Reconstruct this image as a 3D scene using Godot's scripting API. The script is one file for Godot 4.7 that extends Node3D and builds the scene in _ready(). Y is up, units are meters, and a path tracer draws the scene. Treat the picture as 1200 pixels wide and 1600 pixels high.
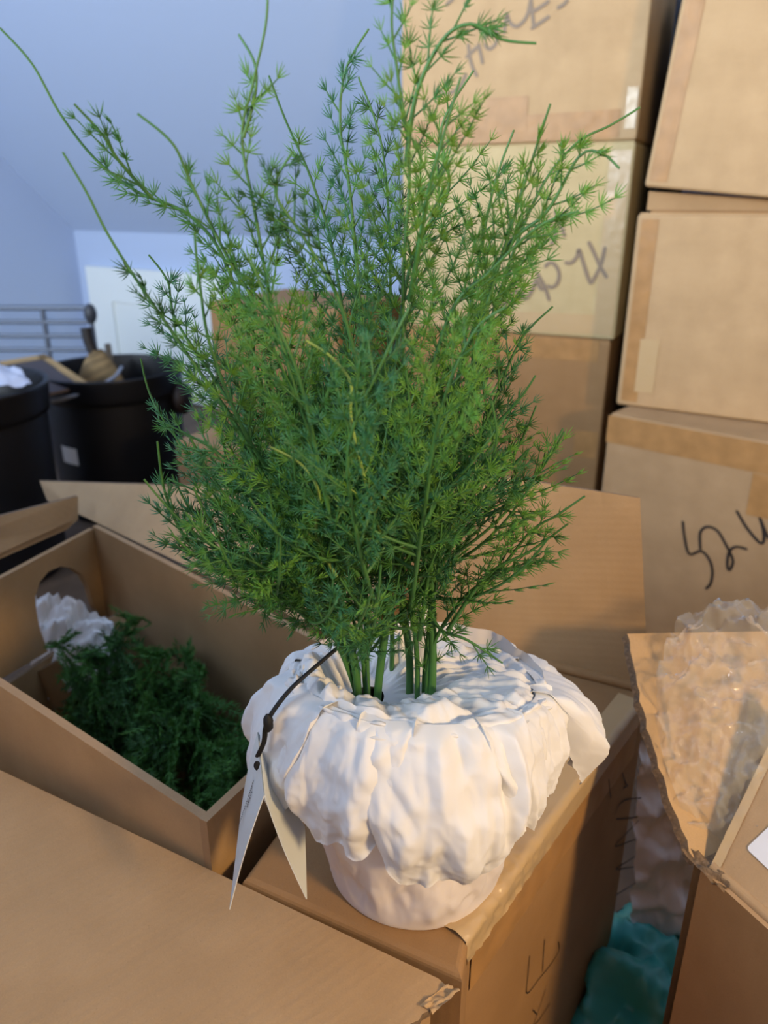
extends Node3D

# ---------------------------------------------------------------- helpers
class MB:
	var v := PackedVector3Array()
	var n := PackedVector3Array()
	var uv := PackedVector2Array()
	var idx := PackedInt32Array()

	func quad(a: Vector3, b: Vector3, c: Vector3, d: Vector3, ua := Vector2.INF, ub := Vector2.INF, uc := Vector2.INF, ud := Vector2.INF) -> void:
		# counter-clockwise seen from the front
		var nn := (b - a).cross(d - a)
		if nn.length() < 1e-12:
			nn = (c - b).cross(d - b)
		nn = nn.normalized()
		if ua == Vector2.INF:
			var ex := (b - a).normalized()
			var ey := nn.cross(ex)
			ua = Vector2.ZERO
			ub = Vector2((b - a).dot(ex), (b - a).dot(ey))
			uc = Vector2((c - a).dot(ex), (c - a).dot(ey))
			ud = Vector2((d - a).dot(ex), (d - a).dot(ey))
		var k := v.size()
		v.append_array(PackedVector3Array([a, b, c, d]))
		n.append_array(PackedVector3Array([nn, nn, nn, nn]))
		uv.append_array(PackedVector2Array([ua, ub, uc, ud]))
		idx.append_array(PackedInt32Array([k, k + 2, k + 1, k, k + 3, k + 2]))

	func poly(pts: PackedVector3Array, nn: Vector3, ex: Vector3) -> void:
		# flat polygon facing nn
		nn = nn.normalized()
		ex = (ex - nn * ex.dot(nn)).normalized()
		var ey := nn.cross(ex)
		var flat := PackedVector2Array()
		for p in pts:
			flat.append(Vector2(p.dot(ex), p.dot(ey)))
		var tri := Geometry2D.triangulate_polygon(flat)
		var k := v.size()
		for i in pts.size():
			v.append(pts[i])
			n.append(nn)
			uv.append(flat[i])
		for i in range(0, tri.size(), 3):
			var a := flat[tri[i]]
			var b := flat[tri[i + 1]]
			var c := flat[tri[i + 2]]
			if (b - a).cross(c - a) > 0.0:
				idx.append_array(PackedInt32Array([k + tri[i], k + tri[i + 2], k + tri[i + 1]]))
			else:
				idx.append_array(PackedInt32Array([k + tri[i], k + tri[i + 1], k + tri[i + 2]]))

	func box(lo: Vector3, hi: Vector3) -> void:
		var a := Vector3(lo.x, lo.y, hi.z)
		var b := Vector3(hi.x, lo.y, hi.z)
		var c := Vector3(hi.x, hi.y, hi.z)
		var d := Vector3(lo.x, hi.y, hi.z)
		var e := Vector3(lo.x, lo.y, lo.z)
		var f := Vector3(hi.x, lo.y, lo.z)
		var g := Vector3(hi.x, hi.y, lo.z)
		var h := Vector3(lo.x, hi.y, lo.z)
		quad(a, b, c, d)
		quad(f, e, h, g)
		quad(b, f, g, c)
		quad(e, a, d, h)
		quad(d, c, g, h)
		quad(e, f, b, a)

	func grid(pts: PackedVector3Array, nu: int, nv: int, flip := false, closed := false) -> void:
		# nu points along u, nv along v: pts[j * nu + i]; smooth normals
		var nor := PackedVector3Array()
		nor.resize(pts.size())
		var base := v.size()
		for j in nv - 1:
			for i in nu - 1:
				var a := j * nu + i
				var b := a + 1
				var c := a + nu + 1
				var d := a + nu
				var fn := (pts[b] - pts[a]).cross(pts[d] - pts[a]) + (pts[d] - pts[c]).cross(pts[b] - pts[c])
				if flip:
					fn = -fn
				nor[a] += fn
				nor[b] += fn
				nor[c] += fn
				nor[d] += fn
				if flip:
					idx.append_array(PackedInt32Array([base + a, base + b, base + c, base + a, base + c, base + d]))
				else:
					idx.append_array(PackedInt32Array([base + a, base + c, base + b, base + a, base + d, base + c]))
		if closed:
			for j in nv:
				var s := nor[j * nu] + nor[j * nu + nu - 1]
				nor[j * nu] = s
				nor[j * nu + nu - 1] = s
		var along := 0.0
		for j in nv:
			if j > 0:
				along += pts[j * nu + nu / 2].distance_to(pts[(j - 1) * nu + nu / 2])
			var across := 0.0
			for i in nu:
				if i > 0:
					across += pts[j * nu + i].distance_to(pts[j * nu + i - 1])
				v.append(pts[j * nu + i])
				n.append(nor[j * nu + i].normalized())
				uv.append(Vector2(across, along))

	func tube(pts: PackedVector3Array, r0: float, r1: float, sides := 6, power := 1.0) -> void:
		var m := pts.size()
		var t := (pts[1] - pts[0]).normalized()
		var s := t.cross(Vector3.UP if absf(t.y) < 0.9 else Vector3.RIGHT).normalized()
		var base := v.size()
		for k in m:
			if k > 0 and k < m - 1:
				t = (pts[k + 1] - pts[k - 1]).normalized()
			elif k == m - 1:
				t = (pts[k] - pts[k - 1]).normalized()
			s = (s - t * s.dot(t)).normalized()
			var w := t.cross(s)
			var f := float(k) / (m - 1)
			var r := lerpf(r0, r1, pow(f, power))
			for i in sides:
				var a := TAU * i / sides
				var d := s * cos(a) + w * sin(a)
				v.append(pts[k] + d * r)
				n.append(d)
				uv.append(Vector2(float(i) / sides, f))
		for k in m - 1:
			for i in sides:
				var a := base + k * sides + i
				var b := base + k * sides + (i + 1) % sides
				idx.append_array(PackedInt32Array([a, a + sides, b, b, a + sides, b + sides]))
		for e in [0, m - 1]:
			for i in range(1, sides - 1):
				var q: int = base + e * sides
				idx.append_array(PackedInt32Array([q, q + i, q + i + 1] if e == 0 else [q, q + i + 1, q + i]))

	func add(at: Transform3D, tv: PackedVector3Array, tn: PackedVector3Array, ti: PackedInt32Array) -> void:
		var k := v.size()
		v.append_array(at * tv)
		n.append_array(Transform3D(at.basis.orthonormalized(), Vector3.ZERO) * tn)
		for i in ti:
			idx.append(k + i)

	func mesh(into: ArrayMesh = null) -> ArrayMesh:
		var m := into if into else ArrayMesh.new()
		var a := []
		a.resize(Mesh.ARRAY_MAX)
		a[Mesh.ARRAY_VERTEX] = v
		a[Mesh.ARRAY_NORMAL] = n
		if uv.size() == v.size():
			a[Mesh.ARRAY_TEX_UV] = uv
		a[Mesh.ARRAY_INDEX] = idx
		m.add_surface_from_arrays(Mesh.PRIMITIVE_TRIANGLES, a)
		return m


var mats := {}
var rng := RandomNumberGenerator.new()
var used := {}

func numbered(called: String) -> String:
	used[called] = used.get(called, -1) + 1
	return called if used[called] == 0 else "%s_%03d" % [called, used[called]]

func thing(called: String, label: String, category: String, at := Vector3.ZERO, turn := Basis.IDENTITY, group := "") -> Node3D:
	var o := Node3D.new()
	o.name = numbered(called)
	add_child(o, true)
	o.transform = Transform3D(turn, at)
	o.set_meta("label", label)
	o.set_meta("category", category)
	if group:
		o.set_meta("group", group)
	return o

func put(called: String, mb: MB, mat: Material, parent: Node3D = null, kind := "", label := "") -> MeshInstance3D:
	var o := MeshInstance3D.new()
	o.name = called if parent else numbered(called)
	o.mesh = mb.mesh()
	o.mesh.surface_set_material(0, mat)
	if kind:
		o.set_meta("kind", kind)
	if label:
		o.set_meta("label", label)
	(parent if parent else self).add_child(o, true)
	return o

func flat(c: Color, rough := 0.8, extra := {}) -> StandardMaterial3D:
	var m := StandardMaterial3D.new()
	m.albedo_color = c
	m.roughness = rough
	m.cull_mode = BaseMaterial3D.CULL_DISABLED
	for k in extra:
		m.set(k, extra[k])
	return m

func noise_tex(seed_: int, freq: float, low: float, high: float, size := 512, normal := 0.0, octaves := 4) -> NoiseTexture2D:
	var f := FastNoiseLite.new()
	f.seed = seed_
	f.frequency = freq
	f.fractal_octaves = octaves
	var t := NoiseTexture2D.new()
	t.width = size
	t.height = size
	t.seamless = true
	t.noise = f
	if normal > 0.0:
		t.as_normal_map = true
		t.bump_strength = normal
	else:
		var g := Gradient.new()
		g.set_color(0, Color(low, low, low))
		g.set_color(1, Color(high, high, high))
		t.color_ramp = g
	return t

var card_albedo: Texture2D
var card_normal: Texture2D

func make_card_textures() -> void:
	# kraft liner: fibre flecks, soft blotches, and the faint ridges of the flutes beneath
	var size := 512
	var r := RandomNumberGenerator.new()
	r.seed = 11
	var f := FastNoiseLite.new()
	f.seed = 5
	f.frequency = 1.0 / 90.0
	var im := Image.create(size, size, false, Image.FORMAT_RGBA8)
	var hm := Image.create(size, size, false, Image.FORMAT_RGBA8)
	var wob := FastNoiseLite.new()
	wob.seed = 9
	wob.frequency = 1.0 / 60.0
	for y in size:
		for x in size:
			var a := TAU * x / size
			var b := TAU * y / size
			var big := f.get_noise_3d(81.0 * cos(a), 81.0 * sin(a), 81.0 * sin(b) + 300.0) * 0.5 + f.get_noise_3d(81.0 * cos(b), 81.0 * sin(b), 81.0 * cos(a) + 900.0) * 0.5
			var fleck := r.randf()
			var l := 0.955 + 0.07 * big + 0.03 * (r.randf() - 0.5)
			if fleck < 0.004:
				l -= 0.06
			elif fleck > 0.996:
				l += 0.05
			im.set_pixel(x, y, Color(l, l * (0.995 + 0.008 * big), l * (0.985 + 0.02 * big)))
			var ridge := 0.5 + 0.5 * sin(TAU * 44.0 * x / size + 0.6 * wob.get_noise_2d(x, y * 0.4))
			var h := 0.5 + 0.30 * big + 0.045 * ridge + 0.035 * (r.randf() - 0.5)
			hm.set_pixel(x, y, Color(h, h, h))
	card_albedo = ImageTexture.create_from_image(im)
	hm.bump_map_to_normal_map(3.0)
	card_normal = ImageTexture.create_from_image(hm)

func card(r: float, g: float, b: float) -> StandardMaterial3D:
	return flat(Color(r, g, b), 0.72, {"albedo_texture": card_albedo, "normal_enabled": true, "normal_texture": card_normal, "normal_scale": 0.9, "uv1_scale": Vector3(3.2, 3.2, 1), "metallic_specular": 0.35})

# a sheet of corrugated board: polygon (any winding), thickness vector; faces and the raw cut edge are two surfaces of one mesh
func sheet(called: String, pts: PackedVector3Array, thick: Vector3, mat: Material, parent: Node3D, grain := Vector3.ZERO, rim: Material = null) -> MeshInstance3D:
	var nn := Vector3.ZERO
	for i in pts.size():
		nn += (pts[i] - pts[0]).cross(pts[(i + 1) % pts.size()] - pts[0])
	var ps := pts
	if nn.dot(thick) > 0.0:
		ps = pts.duplicate()
		ps.reverse()
		nn = -nn
	nn = nn.normalized()          # pts face nn, away from thick
	if grain == Vector3.ZERO:
		grain = ps[1] - ps[0]
	var a := MB.new()
	a.poly(ps, nn, grain)
	var back := PackedVector3Array()
	for p in ps:
		back.append(p + thick)
	back.reverse()
	a.poly(back, -nn, grain)
	var e := MB.new()
	for i in ps.size():
		var p := ps[i]
		var q := ps[(i + 1) % ps.size()]
		var m := (p + q) * 0.5
		var k := thick * 0.5
		e.quad(p, p + thick, q + thick, q)
	var o := MeshInstance3D.new()
	o.name = called
	var am := a.mesh()
	e.mesh(am)
	o.mesh = am
	am.surface_set_material(0, mat)
	am.surface_set_material(1, rim if rim else mats.edge)
	parent.add_child(o, true)
	return o

# closed prism under a convex top polygon with softly rounded top edges
func prism(called: String, top: PackedVector3Array, y0: float, mat: Material, parent: Node3D, bevel := 0.004) -> MeshInstance3D:
	var fl := PackedVector2Array()
	for p in top:
		fl.append(Vector2(p.x, p.z))
	if Geometry2D.is_polygon_clockwise(fl):
		fl.reverse()
	var y1 := top[0].y
	var nv := fl.size()
	var mb := MB.new()
	var inset := func(d: float) -> PackedVector2Array:
		var o := PackedVector2Array()
		for i in nv:
			var a := fl[(i + nv - 1) % nv]
			var b := fl[i]
			var c := fl[(i + 1) % nv]
			var n1 := (b - a).normalized().orthogonal()
			var n2 := (c - b).normalized().orthogonal()
			var k := (n1 + n2) / (1.0 + n1.dot(n2))
			o.append(b + k * d)
		return o
	var test: PackedVector2Array = inset.call(0.001)
	var sgn := 1.0
	if absf(area(test)) > absf(area(fl)):
		sgn = -1.0
	var rings := []
	rings.append([fl, y0])
	for k in 5:
		var a := PI * 0.5 * k / 4.0
		rings.append([inset.call(sgn * bevel * (1.0 - cos(a))), y1 - bevel + bevel * sin(a)])
	for r in rings.size() - 1:
		var A: PackedVector2Array = rings[r][0]
		var B: PackedVector2Array = rings[r + 1][0]
		for i in nv:
			var j := (i + 1) % nv
			var p := Vector3(A[i].x, rings[r][1], A[i].y)
			var q := Vector3(A[j].x, rings[r][1], A[j].y)
			var s := Vector3(B[j].x, rings[r + 1][1], B[j].y)
			var t := Vector3(B[i].x, rings[r + 1][1], B[i].y)
			mb.quad(q, p, t, s)
	var cap: PackedVector2Array = rings[rings.size() - 1][0]
	var c3 := PackedVector3Array()
	var bot := PackedVector3Array()
	for p in cap:
		c3.append(Vector3(p.x, y1, p.y))
	for p in fl:
		bot.append(Vector3(p.x, y0, p.y))
	mb.poly(c3, Vector3.UP, top[1] - top[0])
	mb.poly(bot, Vector3.DOWN, top[1] - top[0])
	return put(called, mb, mat, parent)

func area(p: PackedVector2Array) -> float:
	var s := 0.0
	for i in p.size():
		s += p[i].cross(p[(i + 1) % p.size()])
	return s * 0.5

# box with rounded edges: x 0..w, y 0..h, z -d..0
func rbox(w: float, h: float, d: float, r: float) -> MB:
	var mb := MB.new()
	var half := Vector3(w, h, d) * 0.5
	var cen := Vector3(w * 0.5, h * 0.5, -d * 0.5)
	for face in 6:
		var ax := face / 2
		var sg := 1.0 if face % 2 == 0 else -1.0
		var nrm := Vector3.ZERO
		nrm[ax] = sg
		var uax := Vector3.ZERO
		uax[(ax + 1) % 3] = 1.0
		var vax := nrm.cross(uax)
		var hu: float = half[(ax + 1) % 3]
		var hv: float = absf(half.dot(vax))
		var su := []
		var sv := []
		for k in 4:
			su.append(-hu + r * (1.0 - cos(PI / 4.0 * k / 3.0) / 1.0) if false else -hu + r * k / 3.0)
			sv.append(-hv + r * k / 3.0)
		for k in 4:
			su.append(hu - r * (3 - k) / 3.0)
			sv.append(hv - r * (3 - k) / 3.0)
		var base := mb.v.size()
		for b in sv:
			for a in su:
				var p: Vector3 = nrm * half[ax] + uax * a + vax * b
				var inner := p.clamp(-half + Vector3.ONE * r, half - Vector3.ONE * r)
				var dir := (p - inner).normalized()
				mb.v.append(cen + inner + dir * r)
				mb.n.append(dir)
				# texture: u along the horizontal so that the flutes run upright
				mb.uv.append(Vector2(p.x if ax != 0 else p.z, p.y if ax != 1 else p.z))
		for j in 7:
			for i in 7:
				var q := base + j * 8 + i
				mb.idx.append_array(PackedInt32Array([q, q + 9, q + 1, q, q + 8, q + 9]))
	return mb

func catmull(pts: Array, step: float) -> PackedVector3Array:
	var out := PackedVector3Array()
	for i in pts.size() - 1:
		var p0: Vector3 = pts[maxi(i - 1, 0)]
		var p1: Vector3 = pts[i]
		var p2: Vector3 = pts[i + 1]
		var p3: Vector3 = pts[mini(i + 2, pts.size() - 1)]
		var m := maxi(2, int(ceil(p1.distance_to(p2) / step)))
		for k in m:
			out.append(p1.cubic_interpolate(p2, p0, p3, float(k) / m))
	out.append(pts[pts.size() - 1])
	return out

# marker strokes on the plane of the parent's x and y, just proud of it
func writing(strokes: Array, width: float, parent: Node3D, mat: Material, z := 0.0009, called := "marker_stroke") -> void:
	var lift := 0.0
	for s in strokes:
		lift += 0.00004
		var p3 := []
		for p in s:
			p3.append(Vector3(p.x, p.y, z + lift))
		var c := catmull(p3, width * 0.8)
		var L := PackedVector3Array()
		for k in c.size():
			var t := (c[mini(k + 1, c.size() - 1)] - c[maxi(k - 1, 0)]).normalized()
			var w := width * 0.5
			if k == 0 or k == c.size() - 1:
				w *= 0.55
			var sd := Vector3(-t.y, t.x, 0) * w
			L.append(c[k] + sd)
			L.append(c[k] - sd)
		var mb := MB.new()
		mb.grid(L, 2, c.size())
		for k in mb.n.size():
			mb.n[k] = Vector3(0, 0, 1)
		put(called, mb, mat, parent)

# a strip of packing tape between two points of the parent's front face, wrinkled
func tape(a: Vector2, b: Vector2, width: float, parent: Node3D, mat: Material, z := 0.0006, rough := 0.00045) -> void:
	var t := (b - a).normalized()
	var s := Vector2(-t.y, t.x) * width * 0.5
	var nu := maxi(8, int(width / 0.004))
	var nv := maxi(12, int(a.distance_to(b) / 0.004))
	var f := FastNoiseLite.new()
	f.seed = int(a.x * 1000.0) + int(b.y * 777.0)
	f.frequency = 22.0
	f.fractal_type = FastNoiseLite.FRACTAL_RIDGED
	f.fractal_octaves = 3
	var pts := PackedVector3Array()
	for j in nv:
		for i in nu:
			var p := a.lerp(b, float(j) / (nv - 1)) + s * (2.0 * i / (nu - 1) - 1.0)
			var k := f.get_noise_2d(p.x, p.y)
			pts.append(Vector3(p.x, p.y, z + rough * (0.5 + k)))
	var mb := MB.new()
	mb.grid(pts, nu, nv, true)
	if mb.n[0].z < 0:
		mb = MB.new()
		mb.grid(pts, nu, nv, false)
	put("tape", mb, mat, parent)

func carton(label: String, group: String, p: Vector3, deg: float, w: float, h: float, d: float, mat: Material) -> Node3D:
	var a := deg_to_rad(deg)
	var t := Vector3(sin(a), 0, -cos(a))
	var o := thing("carton", label, "carton", p, Basis(t, Vector3.UP, Vector3(-t.z, 0, t.x)), group)
	put("body", rbox(w, h, d, 0.006), mat, o)
	# the two long closing flaps of the lid, a hair proud, meeting at the middle seam
	for k in 2:
		var f := MB.new()
		var z0 := -d + 0.004 if k == 0 else -d * 0.5 + 0.0012
		var z1 := -d * 0.5 - 0.0012 if k == 0 else -0.004
		f.box(Vector3(0.004, h - 0.0005, z0), Vector3(w - 0.004, h + 0.0022, z1))
		put("top_flap", f, mat, o)
	return o

# sharp random folds, as in crumpled paper: triangle waves along scattered directions, each fading in and out
var fold_dirs := []
var fold_mask := FastNoiseLite.new()

func fold(p: Vector3, freq: float, shift: float) -> float:
	if fold_dirs.is_empty():
		var r := RandomNumberGenerator.new()
		r.seed = 1234
		for k in 9:
			fold_dirs.append([Vector3(r.randfn(), r.randfn() * 0.8, r.randfn()).normalized(), r.randf() * 10.0, pow(1.22, k) * 0.6])
		fold_mask.seed = 71
		fold_mask.frequency = 1.0
		fold_mask.fractal_octaves = 2
	var h := 0.0
	for k in 9:
		var q: Array = fold_dirs[k]
		var warp := fold_mask.get_noise_3dv(p * freq * 0.5 + Vector3(k * 7.0, shift, 0)) * 0.9
		var x: float = (p.dot(q[0]) * freq * q[2] + q[1] + shift + warp)
		var tri := absf(x - floor(x) - 0.5) * 4.0 - 1.0
		var m := smoothstep(-0.15, 0.35, fold_mask.get_noise_3dv(p * freq * 0.45 + Vector3(shift, k * 5.0, 3.0)))
		h += tri * m / q[2]
	return h * 0.4

# crumpled sheet over a grid of base points
func crumple(pts: PackedVector3Array, nu: int, nv: int, amp: float, freq: float, seed_: int, up: Vector3) -> PackedVector3Array:
	var f := FastNoiseLite.new()
	f.seed = seed_
	f.frequency = freq
	f.fractal_type = FastNoiseLite.FRACTAL_RIDGED
	f.fractal_octaves = 3
	var c := FastNoiseLite.new()
	c.seed = seed_ + 7
	c.frequency = freq * 1.3
	c.noise_type = FastNoiseLite.TYPE_CELLULAR
	c.cellular_return_type = FastNoiseLite.RETURN_DISTANCE
	var out := PackedVector3Array()
	for p in pts:
		var k := f.get_noise_3dv(p) * 0.25 + fold(p, freq * 1.4, seed_ * 1.7) * 0.8 + fold(p, freq * 4.0, seed_ * 2.3) * 0.22
		out.append(p + up * amp * k)
	return out

# ---------------------------------------------------------------- fern
var tufts := []

func make_tufts() -> void:
	var r := RandomNumberGenerator.new()
	r.seed = 77
	for t in 8:
		var mb := MB.new()
		var count := r.randi_range(4, 5)
		for k in count:
			var a := lerpf(-0.70, 0.70, (k + 0.4 * r.randf()) / (count - 0.6))
			var dir := Vector3(sin(a), cos(a), r.randf_range(-0.14, 0.14)).normalized()
			var len := r.randf_range(0.75, 1.1) * (1.0 - 0.2 * absf(a))
			var s := dir.cross(Vector3(0.3, 0.2, 1)).normalized()
			var w := dir.cross(s)
			var base := mb.v.size()
			var bend := Vector3(0, 0.10 * len, 0)
			for ring in 2:
				var c := dir * len * (0.0 if ring == 0 else 0.5) - bend * (0.0 if ring == 0 else 0.3)
				for i in 3:
					var q := s * cos(TAU * i / 3.0) + w * sin(TAU * i / 3.0)
					mb.v.append(c + q * (0.028 if ring == 0 else 0.047))
					mb.n.append(q)
			mb.v.append(dir * len + bend * 0.4)
			mb.n.append(dir)
			for i in 3:
				var j := (i + 1) % 3
				mb.idx.append_array(PackedInt32Array([base + i, base + 3 + i, base + j, base + j, base + 3 + i, base + 3 + j, base + 3 + i, base + 6, base + 3 + j]))
		tufts.append(mb)

func side_of(t: Vector3, ang: float) -> Vector3:
	var s := t.cross(Vector3(0, 0, 1) if absf(t.z) < 0.9 else Vector3.RIGHT).normalized()
	return s * cos(ang) + t.cross(s) * sin(ang)

# one stem or spray: a curved axis with side twigs, each twig lined with tufts of needles
func spray(called: String, parent: Node3D, c: PackedVector3Array, r0: float, bare0: float, bare1: float, twig: float, gap: float, needle: float, smat: Material, lmat: Material, plane: float, spread := 0.5, open := 1.0) -> void:
	var st := MB.new()
	var lf := MB.new()
	st.tube(c, r0, 0.00055, 5, 0.8)
	var total := 0.0
	for k in c.size() - 1:
		total += c[k].distance_to(c[k + 1])
	var walked := 0.0
	var next := total * bare0
	var flip := 1.0
	for k in range(1, c.size()):
		var seg := c[k - 1].distance_to(c[k])
		walked += seg
		var f := walked / total
		if walked < next or f > bare1:
			continue
		next += gap * rng.randf_range(0.7, 1.3)
		flip = -flip
		var t := (c[k] - c[k - 1]).normalized()
		var g := (f - bare0) / maxf(bare1 - bare0, 0.01)
		var len := twig * (0.30 + 0.9 * pow(sin(PI * clampf(0.12 + 0.80 * g, 0.0, 1.0)), 0.8)) * rng.randf_range(0.6, 1.15)
		if g > 0.55:
			len *= lerpf(1.0, 0.22, (g - 0.55) / 0.45)
		var sd := side_of(t, plane + rng.randfn(0.0, spread)) * flip
		var op := rng.randf_range(0.5, 0.9) * open
		var dir := (t * cos(op) + sd * sin(op)).normalized()
		var tp := PackedVector3Array()
		var p := c[k]
		var steps := maxi(2, int(len / 0.0068))
		for q in steps + 1:
			tp.append(p)
			dir = (dir + t * 0.06 + Vector3(rng.randfn(0, 0.05), rng.randfn(0.015, 0.05), rng.randfn(0, 0.05))).normalized()
			p += dir * len / steps
		st.tube(tp, 0.0006, 0.0003, 3)
		var roll := plane + rng.randfn(0.0, 0.45)
		for q in range(1, steps + 1):
			var d := (tp[q] - tp[q - 1]).normalized()
			var w := side_of(d, roll)
			var nrm := d.cross(w)
			for h in (1 if q == steps else 2):
				var out := (d * 0.85 + w * (0.0 if q == steps else (0.66 if h == 0 else -0.66)) + Vector3(rng.randfn(0, 0.13), rng.randfn(0, 0.13), rng.randfn(0, 0.13))).normalized()
				var x := out.cross(nrm).normalized()
				var sc := needle * rng.randf_range(0.75, 1.15)
				var tm: MB = tufts[rng.randi() % 8]
				lf.add(Transform3D(Basis(x, out, x.cross(out)) * Basis.from_scale(Vector3.ONE * sc), tp[q]), tm.v, tm.n, tm.idx)
	var o := put(called, st, smat, parent)
	if lf.v.size():
		put("needles", lf, lmat, o, "stuff")

func lump(c: Vector3, rad: Vector3, seed_: int, amp: float, freq: float, nu := 48, nv := 28, ridged := true) -> MB:
	# closed crumpled blob
	var f := FastNoiseLite.new()
	f.seed = seed_
	f.frequency = freq
	if ridged:
		f.fractal_type = FastNoiseLite.FRACTAL_RIDGED
	f.fractal_octaves = 3
	var pts := PackedVector3Array()
	for j in nv:
		for i in nu:
			var a := TAU * i / (nu - 1)
			var b := PI * j / (nv - 1)
			var d := Vector3(sin(b) * sin(a), cos(b), sin(b) * cos(a))
			if i == nu - 1:
				d = Vector3(0, cos(b), sin(b))
			var p := c + d * rad
			pts.append(p + d * amp * f.get_noise_3dv(p))
	var mb := MB.new()
	mb.grid(pts, nu, nv, true, true)
	return mb

func crumple_out(pts: PackedVector3Array, c: Vector3, amp: float, freq: float) -> PackedVector3Array:
	var out := PackedVector3Array()
	for p in pts:
		out.append(p + (p - c).normalized() * amp * (fold(p, freq, 3.0) + 0.3 * fold(p, freq * 3.0, 8.0)))
	return out

func quad_grid(tl: Vector3, tr: Vector3, bl: Vector3, br: Vector3, nu: int, nv: int, bulge := Vector3.ZERO) -> PackedVector3Array:
	var out := PackedVector3Array()
	for j in nv:
		for i in nu:
			var a := float(i) / (nu - 1)
			var b := float(j) / (nv - 1)
			out.append(bl.lerp(br, a).lerp(tl.lerp(tr, a), b) + bulge * (sin(PI * a) * 0.5 + 0.5) * sin(PI * b))
	return out

func _ready() -> void:
	rng.seed = 4242
	# ------------------------------------------------ camera, light, exposure
	var cam := Camera3D.new()
	cam.name = "camera"
	cam.position = Vector3(0, 0.892, 0)
	cam.rotation_degrees = Vector3(-22.0, 0, 0)
	cam.fov = 67.02
	cam.near = 0.05
	var ca := CameraAttributesPhysical.new()
	ca.frustum_focal_length = 18.12
	ca.frustum_focus_distance = 0.47
	ca.frustum_near = 0.05
	ca.frustum_far = 50.0
	ca.exposure_aperture = 5.4
	cam.attributes = ca
	add_child(cam)
	cam.current = true

	var we := WorldEnvironment.new()
	we.name = "environment"
	var env := Environment.new()
	env.background_mode = Environment.BG_SKY
	var sky := Sky.new()
	var sm := ProceduralSkyMaterial.new()
	sm.sky_top_color = Color(0.45, 0.6, 0.9)
	sm.sky_horizon_color = Color(0.75, 0.82, 0.95)
	sm.ground_bottom_color = Color(0.3, 0.3, 0.3)
	sm.ground_horizon_color = Color(0.6, 0.65, 0.7)
	sky.sky_material = sm
	env.sky = sky
	env.tonemap_mode = Environment.TONE_MAPPER_LINEAR
	env.tonemap_exposure = 1.2
	env.sdfgi_enabled = true
	env.ssao_enabled = true
	env.ssil_enabled = true
	we.environment = env
	add_child(we)

	# room frame: x runs along the knee wall, z out into the room
	var room := Transform3D(Basis(Vector3(0.829, 0, 0.559), Vector3.UP, Vector3(-0.559, 0, 0.829)), Vector3(-1.5099, 0.0000, -4.0000))

	# warm lamp standing to the right of the camera
	var lp := Vector3(0.66, 1.0, 0.30)
	var lamp := thing("floor_lamp", "floor lamp with a bare warm bulb beyond the right of the photo", "lamp", lp * Vector3(1, 0, 1))
	put("base", lathe([Vector2(0.001, 0), Vector2(0.13, 0), Vector2(0.13, 0.015), Vector2(0.02, 0.03), Vector2(0.001, 0.03)], 32), flat(Color(0.15, 0.15, 0.15), 0.4), lamp)
	var pl := MB.new()
	pl.tube(PackedVector3Array([Vector3(0, 0.02, 0), Vector3(0, 0.7, 0), Vector3(0, lp.y - 0.07, 0)]), 0.012, 0.012, 10)
	put("pole", pl, flat(Color(0.15, 0.15, 0.15), 0.4), lamp)
	put("bulb", lump(Vector3(0, lp.y, 0), Vector3(0.05, 0.06, 0.05), 1, 0.0, 1.0, 24, 16), flat(Color(1, 0.95, 0.88), 0.5, {"emission_enabled": true, "emission": Color(1.0, 0.86, 0.64), "emission_energy_multiplier": 4.0}), lamp)
	var al := OmniLight3D.new()
	al.name = "floor_lamp_light"
	al.light_color = Color(1.0, 0.84, 0.60)
	al.light_energy = 0.8
	al.light_size = 0.06
	al.omni_range = 12.0
	al.omni_attenuation = 2.0
	al.shadow_enabled = true
	al.position = lp
	add_child(al)

	# daylight through the window of the wall behind the camera, to its left
	var wl := AreaLight3D.new()
	wl.name = "window_light"
	wl.area_size = Vector2(1.5, 1.3)
	wl.light_color = Color(0.90, 0.95, 1.0)
	wl.light_energy = 15.5
	wl.area_range = 12.0
	wl.area_attenuation = 2.0
	wl.shadow_enabled = true
	wl.transform = room * Transform3D(Basis.IDENTITY, Vector3(2.0, 1.65, 4.57))
	add_child(wl)

	# ------------------------------------------------ materials
	make_card_textures()
	mats.fluted = card(0.74, 0.605, 0.435)
	mats.fluted.normal_scale = 1.6
	mats.fold = card(0.70, 0.57, 0.42)
	mats.edge = flat(Color(0.56, 0.46, 0.35), 0.9, {"albedo_texture": noise_tex(3, 0.08, 0.65, 1.0, 256), "uv1_scale": Vector3(12, 12, 1)})
	mats.tan = card(0.69, 0.56, 0.40)
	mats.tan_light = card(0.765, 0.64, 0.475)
	mats.cream = card(0.79, 0.71, 0.53)
	mats.tan_deep = card(0.645, 0.50, 0.335)
	mats.tan_grey = card(0.71, 0.59, 0.44)
	mats.tape = flat(Color(0.70, 0.53, 0.33), 0.42, {"metallic_specular": 0.35, "albedo_texture": noise_tex(21, 0.02, 0.9, 1.0, 256), "uv1_scale": Vector3(5, 5, 1)})
	mats.clear_tape = flat(Color(0.76, 0.65, 0.48), 0.27, {"metallic_specular": 0.5})
	mats.ink = flat(Color(0.53, 0.46, 0.38), 0.7)
	mats.ink_dark = flat(Color(0.16, 0.13, 0.11), 0.6)
	mats.paper = flat(Color(0.87, 0.87, 0.865), 0.75, {"backlight_enabled": true, "backlight": Color(0.25, 0.25, 0.25), "metallic_specular": 0.3})
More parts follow.
